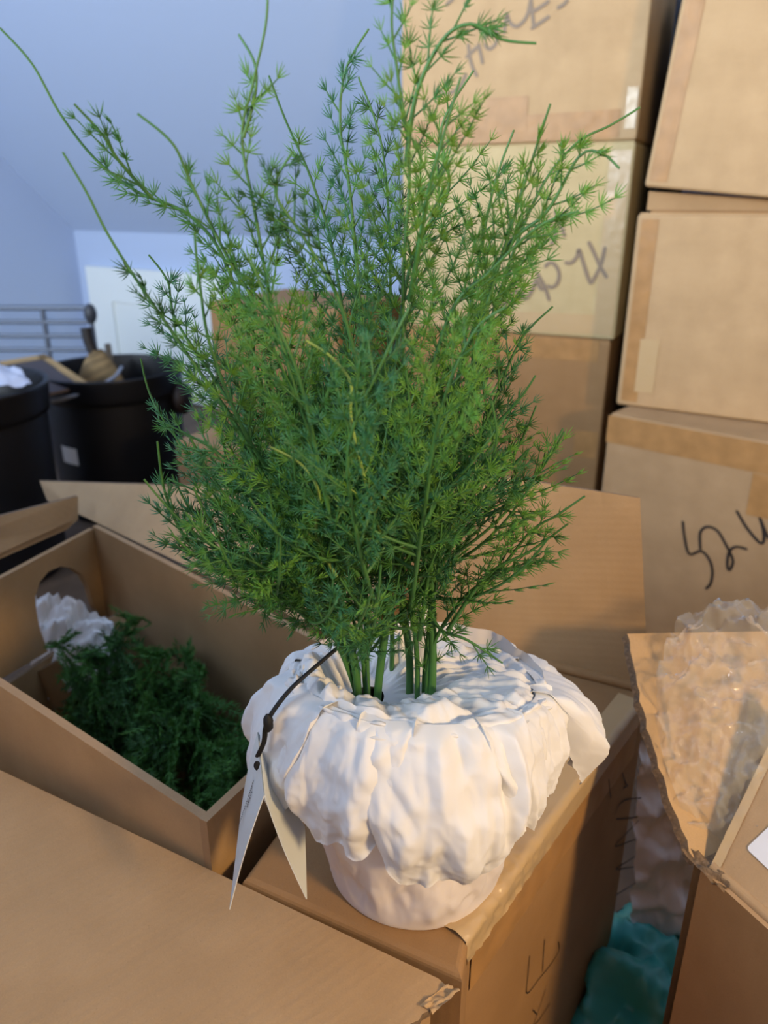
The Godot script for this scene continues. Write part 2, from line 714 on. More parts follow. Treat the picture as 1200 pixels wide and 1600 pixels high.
	mats.paper_low = flat(Color(0.88, 0.85, 0.83), 0.7, {"backlight_enabled": true, "backlight": Color(0.15, 0.14, 0.13), "metallic_specular": 0.35})
	mats.black = flat(Color(0.035, 0.042, 0.062), 0.5)
	mats.wall = flat(Color(0.675, 0.735, 0.835), 0.85)
	mats.white = flat(Color(0.86, 0.88, 0.87), 0.5)
	mats.metal = flat(Color(0.38, 0.41, 0.46), 0.45, {"metallic": 0.5})
	mats.stem = flat(Color(0.25, 0.44, 0.20), 0.55)
	mats.stem_pale = flat(Color(0.55, 0.66, 0.33), 0.55)
	mats.leaf = [
		flat(Color(0.25, 0.46, 0.17), 0.5, {"backlight_enabled": true, "backlight": Color(0.25, 0.45, 0.14)}),
		flat(Color(0.36, 0.56, 0.19), 0.5, {"backlight_enabled": true, "backlight": Color(0.3, 0.46, 0.14)}),
		flat(Color(0.20, 0.43, 0.25), 0.45, {"backlight_enabled": true, "backlight": Color(0.2, 0.38, 0.18)}),
		flat(Color(0.15, 0.33, 0.11), 0.5, {"backlight_enabled": true, "backlight": Color(0.15, 0.32, 0.1)})]
	make_tufts()

	room_shell(room)
	back_things(room)
	stacks()
	open_box()
	front_boxes()
	right_box()
	plant()
	tag()

func struct(called: String, mb: MB, mat: Material, at: Transform3D, label: String, parent: Node3D = null) -> MeshInstance3D:
	var o := put(called, mb, mat, parent)
	o.transform = at
	if parent == null:
		o.set_meta("kind", "structure")
		o.set_meta("label", label)
	return o

func room_shell(room: Transform3D) -> void:
	var u1 := 5.4
	var n1 := 4.6
	var fl := MB.new()
	fl.box(Vector3(-0.1, -0.08, -0.1), Vector3(u1 + 0.1, 0, n1 + 0.1))
	struct("floor", fl, flat(Color(0.42, 0.33, 0.25), 0.7, {"albedo_texture": noise_tex(41, 0.02, 0.8, 1.0, 256), "uv1_scale": Vector3(2, 2, 1)}), room, "brown attic floor under the cartons")
	var wb := MB.new()
	wb.box(Vector3(-0.1, 0, -0.1), Vector3(u1 + 0.1, 0.84, 0))
	struct("wall_back", wb, mats.wall, room, "low lavender knee wall behind the white access door")
	var wl := MB.new()
	wl.box(Vector3(-0.1, 0, 0), Vector3(0, 2.68, n1))
	struct("wall_left", wl, mats.wall, room, "lavender gable wall at the far left")
	var wr := MB.new()
	wr.box(Vector3(u1, 0, 0), Vector3(u1 + 0.1, 2.68, n1))
	struct("wall_right", wr, mats.wall, room, "lavender gable wall behind the carton stacks")
	var wf := MB.new()
	wf.box(Vector3(-0.1, 0, n1), Vector3(1.2, 2.68, n1 + 0.1))
	wf.box(Vector3(2.8, 0, n1), Vector3(u1 + 0.1, 2.68, n1 + 0.1))
	wf.box(Vector3(1.2, 0, n1), Vector3(2.8, 0.95, n1 + 0.1))
	wf.box(Vector3(1.2, 2.35, n1), Vector3(2.8, 2.68, n1 + 0.1))
	struct("wall_front", wf, mats.wall, room, "lavender wall behind the camera")
	var ce := MB.new()
	var hk: float = 0.7533
	var a := Vector3(-0.1, hk, 0)
	var b := Vector3(u1 + 0.1, hk, 0)
	var rise := 2.6 - hk
	var c := Vector3(u1 + 0.1, 2.6, rise)
	var d := Vector3(-0.1, 2.6, rise)
	var up := Vector3(0, 0.1, 0)
	var back := Vector3(0, 0.1, -0.1)
	ce.quad(b, a, d, c)
	ce.quad(a + back, b + back, c + up, d + up)
	ce.quad(a, b, b + back, a + back)
	ce.quad(a, a + back, d + up, d)
	ce.quad(b, c, c + up, b + back)
	ce.box(Vector3(-0.1, 2.6, rise), Vector3(u1 + 0.1, 2.7, n1 + 0.1))
	struct("ceiling", ce, mats.wall, room, "sloping lavender attic ceiling above the knee wall")
	# window in the front wall
	var wi := thing("window_1", "white framed window in the wall behind the camera", "window", room.origin, room.basis)
	wi.set_meta("kind", "structure")
	var fr := MB.new()
	for q in [[1.2, 0.95, 1.26, 2.35], [2.74, 0.95, 2.8, 2.35], [1.26, 0.95, 2.74, 1.01], [1.26, 2.29, 2.74, 2.35], [1.26, 1.63, 2.74, 1.67]]:
		fr.box(Vector3(q[0], q[1], n1 + 0.02), Vector3(q[2], q[3], n1 + 0.08))
	put("window_frame", fr, mats.white, wi)
	for q in [[1.01, 1.63], [1.67, 2.29]]:
		var pn := MB.new()
		pn.box(Vector3(1.26, q[0], n1 + 0.047), Vector3(2.74, q[1], n1 + 0.053))
		put("pane", pn, flat(Color(0.9, 0.95, 1, 0.08), 0.02, {"transparency": BaseMaterial3D.TRANSPARENCY_ALPHA}), wi)
	# white panelled access door in the knee wall
	var dr := thing("door_1", "white panelled access door in the low lavender knee wall", "door", room.origin, room.basis)
	dr.set_meta("kind", "structure")
	var du: float = 0.0968
	var dt := 0.594
	for q in [["stile", du, 0.01, du + 0.17, dt], ["stile", du + 0.75, 0.01, du + 0.92, dt], ["rail", du + 0.17, dt - 0.155, du + 0.75, dt], ["rail", du + 0.17, 0.01, du + 0.75, 0.14]]:
		var m := MB.new()
		m.box(Vector3(q[1], q[2], 0.0), Vector3(q[3], q[4], 0.035))
		put(q[0], m, mats.white, dr)
	var fp := MB.new()
	fp.box(Vector3(du + 0.17, 0.14, 0.0), Vector3(du + 0.75, dt - 0.155, 0.022))
	put("panel", fp, mats.white, dr)

func lathe(prof: Array, sides: int, squash := 1.0) -> MB:
	var pts := PackedVector3Array()
	for p in prof:
		for i in sides + 1:
			var a := TAU * (i % sides) / sides
			pts.append(Vector3(p.x * sin(a), p.y, p.x * cos(a) * squash))
	var mb := MB.new()
	mb.grid(pts, sides + 1, prof.size(), false, true)
	return mb

func back_things(room: Transform3D) -> void:
	# two black tubs
	var y2: float = 0.4300
	for k in 2:
		var r := 0.205 if k == 0 else 0.222
		var at: Vector3 = Vector3(-0.8169, 0.0000, -2.3000) if k == 0 else Vector3(-1.0433, 0.0000, -1.8200)
		var h: float = y2 if k == 0 else 0.4852
		var t := thing("black_tub", "round black plastic tub holding a wooden frame and a hand broom" if k == 0 else "black plastic tub cut off by the left edge of the photo", "tub", at)
		put("body", lathe([Vector2(0.001, 0), Vector2(r * 0.90, 0), Vector2(r * 0.92, 0.01), Vector2(r * 0.96, h - 0.075), Vector2(r * 0.965, h - 0.07), Vector2(r * 0.92, h - 0.07), Vector2(r * 0.88, 0.03), Vector2(0.001, 0.025)], 56), mats.black, t)
		put("rim", lathe([Vector2(r * 0.93, h - 0.075), Vector2(r * 0.99, h - 0.075), Vector2(r * 1.0, h - 0.06), Vector2(r * 1.02, h - 0.012), Vector2(r * 1.03, h - 0.004), Vector2(r * 1.015, h), Vector2(r * 0.97, h - 0.004), Vector2(r * 0.93, h - 0.075)], 56), flat(Color(0.05, 0.055, 0.07), 0.4), t)
		if k == 0:
			# sticker bent round the side
			var pts := PackedVector3Array()
			for j in 2:
				for i in 9:
					var a := deg_to_rad(lerpf(-36.0, -18.5, i / 8.0))
					var yy := h - 0.245 + 0.05 * j - 0.004 * i / 8.0
					var rr := r * lerpf(0.92, 0.962, (yy - 0.01) / (h - 0.085)) + 0.0015
					pts.append(Vector3(rr * sin(a), yy, rr * cos(a)))
			var mb := MB.new()
			mb.grid(pts, 9, 2)
			put("sticker", mb, flat(Color(0.85, 0.86, 0.86), 0.4), t, "", "white paper sticker")
			var hp := []
			for q in [Vector3(-0.9678, 0.3687, -2.1150), Vector3(-0.9216, 0.3742, -2.1000), Vector3(-0.8666, 0.3869, -2.1000), Vector3(-0.7961, 0.4097, -2.1100), Vector3(-0.7745, 0.4188, -2.2000), Vector3(-0.7828, 0.4281, -2.3000)]:
				hp.append(q - at)
			var hb := MB.new()
			hb.tube(catmull(hp, 0.01), 0.006, 0.005, 8)
			put("handle", hb, flat(Color(0.62, 0.64, 0.68), 0.35, {"metallic": 0.4}), t, "", "pale wire handle")
			var lug := MB.new()
			lug = lump(Vector3(r * 1.02, h - 0.09, 0.02), Vector3(0.03, 0.05, 0.05), 5, 0.004, 6.0, 20, 14)
			put("grip", lug, flat(Color(0.14, 0.10, 0.09), 0.6), t)
	# frame corner sticking out of the tub
	var wf := thing("picture_frame", "pale wooden picture frame lying tilted in the round black tub", "frame", Vector3.ZERO)
	var A: Vector3 = Vector3(-1.0184, 0.4625, -2.3300)
	var B: Vector3 = Vector3(-0.8335, 0.4070, -2.1700)
	var C: Vector3 = Vector3(-1.0863, 0.4686, -2.1800)
	var ex := (B - A).normalized()
	var nn := ex.cross((C - A).normalized())
	if nn.y < 0:
		nn = -nn
	var wood := flat(Color(0.76, 0.62, 0.40), 0.6, {"albedo_texture": noise_tex(51, 0.02, 0.85, 1.0, 256)})
	var wd := 0.035
	var inb := (C - A).normalized()
	sheet("frame_side", PackedVector3Array([A, B, B + inb * wd, A + inb * wd]), nn * -0.015, wood, wf)
	sheet("frame_side", PackedVector3Array([A + ex * wd, A, C, C + ex * wd]), nn * -0.0152, wood, wf)
	sheet("backing", PackedVector3Array([A + ex * wd * 0.8 + inb * wd * 0.8, B + inb * wd * 0.8, B + inb * 0.16, C + ex * 0.2, C + ex * wd * 0.8]), nn * -0.008, flat(Color(0.30, 0.27, 0.28), 0.7), wf)
	# hand broom
	var hb := thing("hand_broom", "tan hand broom with a short dark handle standing in the tub", "broom", Vector3(-0.8716, 0.3745, -2.3600))
	var fan := MB.new()
	var fp := PackedVector3Array()
	for j in 9:
		var f := j / 8.0
		var w := lerpf(0.075, 0.018, pow(f, 1.6))
		for i in 17:
			var a := TAU * i / 16.0
			fp.append(Vector3(cos(a) * w, -0.02 + 0.115 * f, -sin(a) * lerpf(0.022, 0.016, f)))
	fan.grid(fp, 17, 9, false, true)
	put("bristles", fan, flat(Color(0.60, 0.50, 0.34), 0.8, {"albedo_texture": noise_tex(61, 0.2, 0.6, 1.0, 128)}), hb)
	var hd := MB.new()
	hd.tube(PackedVector3Array([Vector3(-0.012, 0.088, 0), Vector3(-0.02, 0.12, 0), Vector3(-0.022, 0.145, 0), Vector3(-0.022, 0.16, 0)]), 0.016, 0.018, 10)
	put("handle", hd, flat(Color(0.13, 0.11, 0.10), 0.5), hb, "", "short dark handle")
	# pale peg behind the broom
	var pg := thing("wooden_stake", "short grey wooden stake standing in the tub behind the broom", "stake", Vector3(-0.8580, 0.4019, -2.4200))
	var pm := MB.new()
	pm.tube(PackedVector3Array([Vector3(0, -0.1, 0), Vector3(0, 0.05, 0), Vector3(0, 0.075, 0)]), 0.012, 0.010, 8)
	put("shaft", pm, flat(Color(0.55, 0.53, 0.48), 0.7), pg)
	# white cloth in the left tub
	var cl := MB.new()
	cl.grid(crumple(quad_grid(Vector3(-1.0493, 0.5175, -1.9200), Vector3(-0.9093, 0.5040, -1.9000), Vector3(-0.9512, 0.5017, -1.7200), Vector3(-0.8081, 0.4927, -1.7600), 24, 16, Vector3(0, 0.02, 0)), 24, 16, 0.012, 9.0, 3, Vector3.UP), 24, 16)
	var co := put("white_cloth", cl, flat(Color(0.80, 0.82, 0.88), 0.8))
	co.set_meta("label", "white cloth heaped in the tub at the left edge")
	co.set_meta("category", "cloth")
	# wire rack leaning by the wall
	var rk := thing("wire_rack", "grey metal rack of horizontal bars against the lavender wall", "rack", Vector3(-1.0205, 0.0000, -2.7500))
	var top: float = 0.5442
	for x in [0.0, -0.165, -0.47]:
		var m := MB.new()
		m.tube(PackedVector3Array([Vector3(x, 0, 0), Vector3(x, top * 0.5, 0), Vector3(x, top + 0.004, 0)]), 0.009, 0.009, 8)
		put("post", m, mats.metal, rk)
	for k in 9:
		var m := MB.new()
		var y := top - 0.048 * k
		m.tube(PackedVector3Array([Vector3(-0.55, y, 0.0), Vector3(-0.2, y, 0.0), Vector3(0.0, y, 0.0)]), 0.010 if k == 0 else 0.0085, 0.010 if k == 0 else 0.0085, 6)
		put("bar", m, mats.metal, rk)
	put("corner_cap", lump(Vector3(0, top - 0.02, 0), Vector3(0.022, 0.035, 0.022), 4, 0.0, 1.0, 16, 10), flat(Color(0.2, 0.21, 0.23), 0.5), rk)

func stacks() -> void:
	var gm := "cartons of the middle stack"
	var gr := "cartons of the right stack"
	var o: Node3D
	# middle stack, bottom up
	o = carton("tan carton at the bottom of the middle stack, below the cream carton", gm, Vector3(0.0395, 0.0000, -1.8417), 116.0000, 0.4900 - 0.006, 0.617, 0.3, mats.tan_deep)
	tape(Vector2(0.0, 0.59), Vector2(0.46, 0.595), 0.045, o, mats.tape)
	tape(Vector2(0.452, 0.36), Vector2(0.452, 0.42), 0.05, o, mats.tape)
	o = carton("cream carton with upside-down marker writing in the middle stack", gm, Vector3(0.0395, 0.6200, -1.8417), 116.0000, 0.4900, 0.374, 0.3, mats.cream)
	tape(Vector2(0.02, 0.022), Vector2(0.45, 0.03), 0.04, o, mats.clear_tape)
	tape(Vector2(0.464, 0.01), Vector2(0.464, 0.36), 0.04, o, mats.clear_tape, 0.0009)
	writing([[Vector2(0.4172, 0.1938), Vector2(0.4311, 0.1715), Vector2(0.4464, 0.1451), Vector2(0.4625, 0.1240)],
		[Vector2(0.4519, 0.1848), Vector2(0.4502, 0.1693), Vector2(0.4462, 0.1464), Vector2(0.4310, 0.1112)],
		[Vector2(0.4311, 0.1101), Vector2(0.4214, 0.1279), Vector2(0.4122, 0.1494), Vector2(0.3996, 0.1774), Vector2(0.3974, 0.1646), Vector2(0.3864, 0.1513), Vector2(0.3719, 0.1516)],
		[Vector2(0.3320, 0.1398), Vector2(0.3373, 0.1475), Vector2(0.3473, 0.1500), Vector2(0.3594, 0.1380), Vector2(0.3637, 0.1229), Vector2(0.3597, 0.1074), Vector2(0.3499, 0.1005), Vector2(0.3392, 0.1045)],
		[Vector2(0.3148, 0.1308), Vector2(0.3266, 0.1130), Vector2(0.3369, 0.0965), Vector2(0.3472, 0.0728)],
		[Vector2(0.3367, 0.0993), Vector2(0.3280, 0.0961), Vector2(0.3196, 0.1071), Vector2(0.3128, 0.1181)],
		[Vector2(0.3132, 0.1125), Vector2(0.3097, 0.0981), Vector2(0.3032, 0.0835), Vector2(0.2938, 0.0744), Vector2(0.2870, 0.0841), Vector2(0.2796, 0.0939)],
		[Vector2(0.2857, 0.0711), Vector2(0.2767, 0.0822), Vector2(0.2688, 0.0934), Vector2(0.2587, 0.0915)],
		[Vector2(0.2607, 0.0901), Vector2(0.2622, 0.0757), Vector2(0.2552, 0.0636), Vector2(0.2411, 0.0629), Vector2(0.2542, 0.0547), Vector2(0.2374, 0.0443)],
		[Vector2(0.2411, 0.0629), Vector2(0.2285, 0.0622), Vector2(0.2192, 0.0573)],
		[Vector2(0.3447, 0.2511), Vector2(0.3567, 0.2274), Vector2(0.3690, 0.2009)],
		[Vector2(0.3384, 0.2232), Vector2(0.3481, 0.2099), Vector2(0.3466, 0.1937), Vector2(0.3386, 0.1854)],
		[Vector2(0.3135, 0.2066), Vector2(0.3174, 0.1945), Vector2(0.3259, 0.1974), Vector2(0.3310, 0.2069)]], 0.0075, o, mats.ink, 0.0016)
	o = carton("tan carton on top of the middle stack with marker letters upside down", gm, Vector3(0.0355, 0.9970, -1.8417), 116.0000, 0.4900 + 0.004, 0.34, 0.3, mats.tan_light)
	tape(Vector2(0.03, 0.024), Vector2(0.46, 0.03), 0.048, o, mats.tape)
	tape(Vector2(0.235, 0.02), Vector2(0.235, 0.085), 0.085, o, mats.tape, 0.0012)
	tape(Vector2(0.478, 0.02), Vector2(0.478, 0.09), 0.02, o, mats.clear_tape, 0.0016)
	writing([[Vector2(0.1431, 0.1585), Vector2(0.1554, 0.1676), Vector2(0.1684, 0.1770)],
		[Vector2(0.1474, 0.1836), Vector2(0.1516, 0.1601), Vector2(0.1598, 0.1386), Vector2(0.1700, 0.1236)],
		[Vector2(0.1688, 0.1821), Vector2(0.1736, 0.1664), Vector2(0.1800, 0.1452)],
		[Vector2(0.1828, 0.1824), Vector2(0.1847, 0.1754), Vector2(0.1942, 0.1706), Vector2(0.2045, 0.1783), Vector2(0.2077, 0.1920), Vector2(0.1999, 0.2064), Vector2(0.1864, 0.2012), Vector2(0.1810, 0.1864)],
		[Vector2(0.2210, 0.1935), Vector2(0.2223, 0.2109), Vector2(0.2243, 0.2276), Vector2(0.2312, 0.2127), Vector2(0.2452, 0.2046), Vector2(0.2580, 0.2118), Vector2(0.2665, 0.2246), Vector2(0.2702, 0.2461)],
		[Vector2(0.2691, 0.2534), Vector2(0.2746, 0.2263), Vector2(0.2800, 0.2002)],
		[Vector2(0.2760, 0.2262), Vector2(0.2914, 0.2334), Vector2(0.3065, 0.2416)],
		[Vector2(0.2737, 0.1982), Vector2(0.2906, 0.2067), Vector2(0.3094, 0.2166)],
		[Vector2(0.3218, 0.2283), Vector2(0.3328, 0.2322), Vector2(0.3424, 0.2408)],
		[Vector2(0.0967, 0.2515), Vector2(0.1044, 0.2571), Vector2(0.1138, 0.2613)],
		[Vector2(0.0882, 0.1052), Vector2(0.0983, 0.0971), Vector2(0.1131, 0.0980), Vector2(0.1323, 0.1083), Vector2(0.1458, 0.1316)]], 0.0066, o, mats.ink, 0.0012)
	# right stack
	o = carton("wide tan carton at the bottom of the right stack with a marked number", gr, Vector3(0.4240, 0.0000, -1.4192), 131.2899, 0.5, 0.517, 0.42, mats.tan_grey)
	tape(Vector2(0.0, 0.49), Vector2(0.46, 0.49), 0.052, o, mats.tape)
	tape(Vector2(0.27, 0.425), Vector2(0.45, 0.425), 0.075, o, mats.tape, 0.0012)
	writing([[Vector2(0.1660, 0.3455), Vector2(0.1740, 0.3141), Vector2(0.1872, 0.2852), Vector2(0.2075, 0.2970), Vector2(0.2248, 0.2836), Vector2(0.2330, 0.2620), Vector2(0.2329, 0.2387), Vector2(0.2256, 0.2255)],
		[Vector2(0.2054, 0.2993), Vector2(0.2000, 0.3288), Vector2(0.2049, 0.3421), Vector2(0.2149, 0.3472), Vector2(0.2305, 0.3423), Vector2(0.2489, 0.3196), Vector2(0.2621, 0.3001), Vector2(0.2643, 0.2890), Vector2(0.2606, 0.2758), Vector2(0.2557, 0.2838), Vector2(0.2547, 0.3096), Vector2(0.2649, 0.3232), Vector2(0.2842, 0.3238)],
		[Vector2(0.2538, 0.3900), Vector2(0.2766, 0.3623), Vector2(0.3025, 0.3414), Vector2(0.3067, 0.3517), Vector2(0.2992, 0.3754), Vector2(0.2874, 0.3978)],
		[Vector2(0.2945, 0.3853), Vector2(0.3119, 0.3566), Vector2(0.3243, 0.3490)]], 0.0052, o, mats.ink_dark, 0.0009)
	o = carton("plain tan carton in the middle of the right stack", gr, Vector3(0.4538, 0.5200, -1.4829), 121.0000, 0.5, 0.3480, 0.42, mats.tan_light)
	tape(Vector2(0.024, 0.01), Vector2(0.024, 0.34), 0.03, o, mats.tape)
	tape(Vector2(0.05, 0.03), Vector2(0.05, 0.13), 0.035, o, mats.clear_tape, 0.001)
	var rf := MB.new()
	rf.box(Vector3(0.02, 0.3480 + 0.001, -0.40), Vector3(0.49, 0.3480 + 0.006, -0.012))
	put("raised_flap", rf, mats.tan_deep, o)
	var rs := MB.new()
	var y0: float = 0.3480 + 0.0065
	rs.quad(Vector3(0.012, y0, -0.014), Vector3(0.46, y0, -0.014), Vector3(0.46, y0 + 0.002, -0.014), Vector3(0.012, y0 + 0.031, -0.014))
	rs.quad(Vector3(0.012, y0 + 0.031, -0.014), Vector3(0.46, y0 + 0.002, -0.014), Vector3(0.46, y0 + 0.002, -0.38), Vector3(0.012, y0 + 0.031, -0.38))
	rs.quad(Vector3(0.012, y0, -0.38), Vector3(0.012, y0, -0.014), Vector3(0.012, y0 + 0.031, -0.014), Vector3(0.012, y0 + 0.031, -0.38))
	rs.quad(Vector3(0.46, y0, -0.38), Vector3(0.012, y0, -0.38), Vector3(0.012, y0 + 0.031, -0.38), Vector3(0.46, y0 + 0.002, -0.38))
	put("folded_flap", rs, mats.tan, o)
	o = carton("tan carton on top of the right stack cut off by the photo", gr, Vector3(0.4528, 0.9130, -1.4609), 121.0000, 0.5, 0.34, 0.42, mats.tan_light)
	o.rotate_object_local(Vector3(0, 0, 1), deg_to_rad(-5.2))
	tape(Vector2(0.022, 0.01), Vector2(0.022, 0.33), 0.03, o, mats.tape)
	tape(Vector2(0.05, 0.28), Vector2(0.05, 0.33), 0.014, o, mats.clear_tape, 0.001)
	# a row of cartons standing between the window and the fern, outside the picture
	for k in 3:
		var c := Vector3(-1.08, 0, 0.17) + Vector3(0.48, 0, 0.877) * (0.75 * (k - 1) - 0.37)
		o = carton(["lowest of the large cartons behind the camera on its left", "large carton between two others behind the camera on its left", "tallest of the large cartons behind the camera on its left"][k], "cartons behind the camera", c, 151.3, 0.73, 1.02 + 0.02 * k, 0.4, mats.tan)
	# behind the fern
	o = carton("tan carton half hidden behind the fern, left of the stacks", "cartons behind the fern", Vector3(-0.4189, 0.0000, -1.9000), 118.0, 0.36, 0.6651, 0.32, mats.tan_deep)
	o = carton("small low carton beside the black tub behind the fern", "cartons behind the fern", Vector3(-0.4519, 0.0000, -1.6000), 116.0, 0.34, 0.4090, 0.15, mats.tan)
	# black garment bag standing behind the stacks
	var bg := MB.new()
	var f := FastNoiseLite.new()
	f.seed = 8
	f.frequency = 3.0
	var pts := PackedVector3Array()
	var nv := 30
	for j in nv:
		var g := j / float(nv - 1)
		for i in 41:
			var a := TAU * (i % 40) / 40.0
			var r := 0.13 * pow(sin(PI * clampf(g * 0.93 + 0.05, 0, 1)), 0.25) * (1.0 if g < 1.0 else 0.05)
			var p := Vector3(sin(a) * r * 0.17, 1.27 * g, cos(a) * r * 1.0)
			pts.append(p * Vector3(1, 1, 1) + Vector3(sin(a), 0, cos(a)) * 0.012 * f.get_noise_3dv(p * 2.0))
	bg.grid(pts, 41, nv, false, true)
	var bo := put("black_bag", bg, flat(Color(0.012, 0.012, 0.015), 0.9))
	bo.position = Vector3(0.607, 0, -1.80)
	bo.rotation_degrees.y = -29.0
	bo.set_meta("label", "tall black cloth bag in the dark gap between the two stacks")
	bo.set_meta("category", "bag")

func open_box() -> void:
	var C1: Vector3 = Vector3(-0.3868, 0.4900, -0.9451)
	var C2: Vector3 = Vector3(-0.4588, 0.5300, -0.6350)
	var C3: Vector3 = Vector3(-0.1293, 0.4900, -0.4223)
	var C4: Vector3 = Vector3(-0.0195, 0.4900, -0.6132)
	var base := (C1 + C2 + C3 + C4) * 0.25
	base.y = 0
	var o := thing("open_carton", "open tan carton with raised flaps holding a dark green fern", "carton", Vector3.ZERO)
	var dn := Vector3(0, -0.482, 0)
	var th := 0.007
	var mid := base + Vector3(0, 0.25, 0)
	var inw := func(p: Vector3, q: Vector3) -> Vector3:
		var t := (q - p).normalized()
		var n := Vector3(-t.z, 0, t.x)
		return n if n.dot(mid - p) > 0 else -n
	# walls: inside face on the rim line, thickness outwards
	sheet("wall", PackedVector3Array([C1, C4, C4 + dn, C1 + dn]), -inw.call(C1, C4) * th, mats.tan, o, Vector3.ZERO, mats.fold)
	var cut := Vector3(0, -0.14, 0)
	sheet("wall", PackedVector3Array([C2 + cut, C1 + cut, C1 + dn, C2 + dn]), -inw.call(C2, C1) * th, mats.tan, o)
	var fi: Vector3 = inw.call(C3, C2)
	sheet("wall", PackedVector3Array([C3, C2, C2 + dn, C3 + dn]), fi * th, mats.tan_light, o, Vector3.ZERO, mats.fold)
	var ext := (C3 - C4).normalized() * 0.0005
	sheet("wall", PackedVector3Array([C4, C3 + ext, C3 + ext + dn, C4 + dn]), -inw.call(C4, C3) * th, mats.tan, o, Vector3.ZERO, mats.fold)
	sheet("bottom", PackedVector3Array([C1 + dn, C4 + dn, C3 + dn, C2 + dn]), Vector3(0, -0.007, 0), mats.tan, o)
	# folded inner panel with the die-cut hand hole on the left side
	var li: Vector3 = inw.call(C2, C1)
	var ip := PackedVector3Array()
	for q in [Vector3(-0.3866, 0.4861, -0.9456), Vector3(-0.3842, 0.3501, -0.9561), Vector3(-0.3896, 0.3591, -0.9330), Vector3(-0.3924, 0.3847, -0.9210), Vector3(-0.3932, 0.4128, -0.9175), Vector3(-0.3952, 0.4353, -0.9087), Vector3(-0.3993, 0.4541, -0.8912), Vector3(-0.4040, 0.4669, -0.8707), Vector3(-0.4094, 0.4711, -0.8478), Vector3(-0.4136, 0.4657, -0.8294), Vector3(-0.4163, 0.4528, -0.8178), Vector3(-0.4169, 0.4342, -0.8153), Vector3(-0.4168, 0.4076, -0.8156), Vector3(-0.4154, 0.3740, -0.8216), Vector3(-0.4344, 0.3885, -0.7399), Vector3(-0.4533, 0.4028, -0.6584), Vector3(-0.4574, 0.5114, -0.6408)]:
		ip.append(q)
	sheet("hand_hole_panel", ip, -li * 0.007, mats.tan, o, Vector3.ZERO, mats.fold)
	# loose inner tabs
	sheet("inner_tab", PackedVector3Array([Vector3(-0.4214, 0.3600, -0.7979), Vector3(-0.3917, 0.3600, -0.8438), Vector3(-0.3612, 0.3450, -0.8065), Vector3(-0.3600, 0.2700, -0.7817), Vector3(-0.4383, 0.2700, -0.8303)]), Vector3(-0.003, 0, -0.003), mats.tan_deep, o)
	sheet("inner_tab", PackedVector3Array([Vector3(-0.3513, 0.4000, -0.8486), Vector3(-0.3400, 0.4000, -0.8713), Vector3(-0.3121, 0.3900, -0.8452), Vector3(-0.3401, 0.3600, -0.8529)]), Vector3(-0.003, 0, -0.003), mats.tan, o)
	# raised flaps
	sheet("flap", PackedVector3Array([Vector3(-0.5011, 0.5120, -1.0600), Vector3(0.0141, 0.5924, -0.8000), C4 + Vector3(0.01, -0.005, -0.025), C1 + Vector3(-0.02, 0.0, -0.03), Vector3(-0.4902, 0.4859, -1.0500)]), Vector3(-0.003, 0, -0.005), mats.tan_light, o)
	sheet("flap", PackedVector3Array([Vector3(-0.4105, 0.5233, -0.9700), Vector3(-0.4092, 0.4951, -0.9550), C1 + Vector3(-0.035, -0.005, 0.0), C2 + Vector3(-0.03, -0.005, -0.01), Vector3(-0.5023, 0.5393, -0.7300), Vector3(-0.5099, 0.5560, -0.7500)]), Vector3(-0.005, 0, -0.002), mats.tan, o)
	# white tissue showing in the corner and through the hand hole
	var ts := MB.new()
	var tg := quad_grid(Vector3(-0.4561, 0.4150, -0.8918), Vector3(-0.3374, 0.4300, -0.8308), Vector3(-0.4509, 0.3000, -0.8098), Vector3(-0.3204, 0.3500, -0.7991), 60, 60, Vector3(0.01, 0.02, 0))
	ts.grid(crumple(tg, 60, 60, 0.03, 11.0, 15, Vector3(0.4, 0.8, 0.3)), 60, 60)
	var to := put("tissue_paper", ts, mats.paper)
	to.set_meta("label", "white tissue paper crumpled in the left corner of the open carton")
	to.set_meta("category", "tissue paper")
	# the second fern, lying in the box
	var fe := thing("packed_fern", "dark green feathery fern packed lying down in the open carton", "plant", Vector3.ZERO)
	var r2 := RandomNumberGenerator.new()
	r2.seed = 99
	var inx := (C4 - C1) 
	var inz := (C2 - C1)
	for k in 150:
		var a := r2.randf_range(0.14, 0.92)
		var b := r2.randf_range(0.12, 0.9)
		var y := r2.randf_range(0.33, 0.455) - 0.13 * b
		var p := C1 + inx * a + inz * b
		p.y = y
		var ang := r2.randf_range(-0.9, 0.9) + 0.75
		var dir := (inx.normalized() * cos(ang) + inz.normalized() * sin(ang) + Vector3(0, r2.randf_range(-0.1, 0.25), 0)).normalized()
		var len := r2.randf_range(0.10, 0.18)
		var c := PackedVector3Array()
		for q in 28:
			var f := q / 27.0
			var w := p + dir * len * (f - 0.5) + Vector3(0, 0.03 * sin(PI * f) - 0.035 * f * f, 0)
			# keep it inside the walls
			var lx := clampf((w - C1).dot(inx.normalized()) / inx.length(), -1, 2)
			c.append(w)
			lx = lx
		var ok := true
		for w in c:
			var h := Geometry2D.is_point_in_polygon(Vector2(w.x, w.z), PackedVector2Array([Vector2(C1.x, C1.z), Vector2(C4.x, C4.z), Vector2(C3.x, C3.z), Vector2(C2.x, C2.z)]))
			if not h:
				ok = false
		if not ok:
			continue
		spray("frond", fe, c, 0.0008, 0.05, 0.97, 0.045, 0.0060, 0.011, mats.stem, mats.leaf[3] if k % 3 == 0 else mats.leaf[0], r2.randf() * 3.0, 0.7, 0.55)

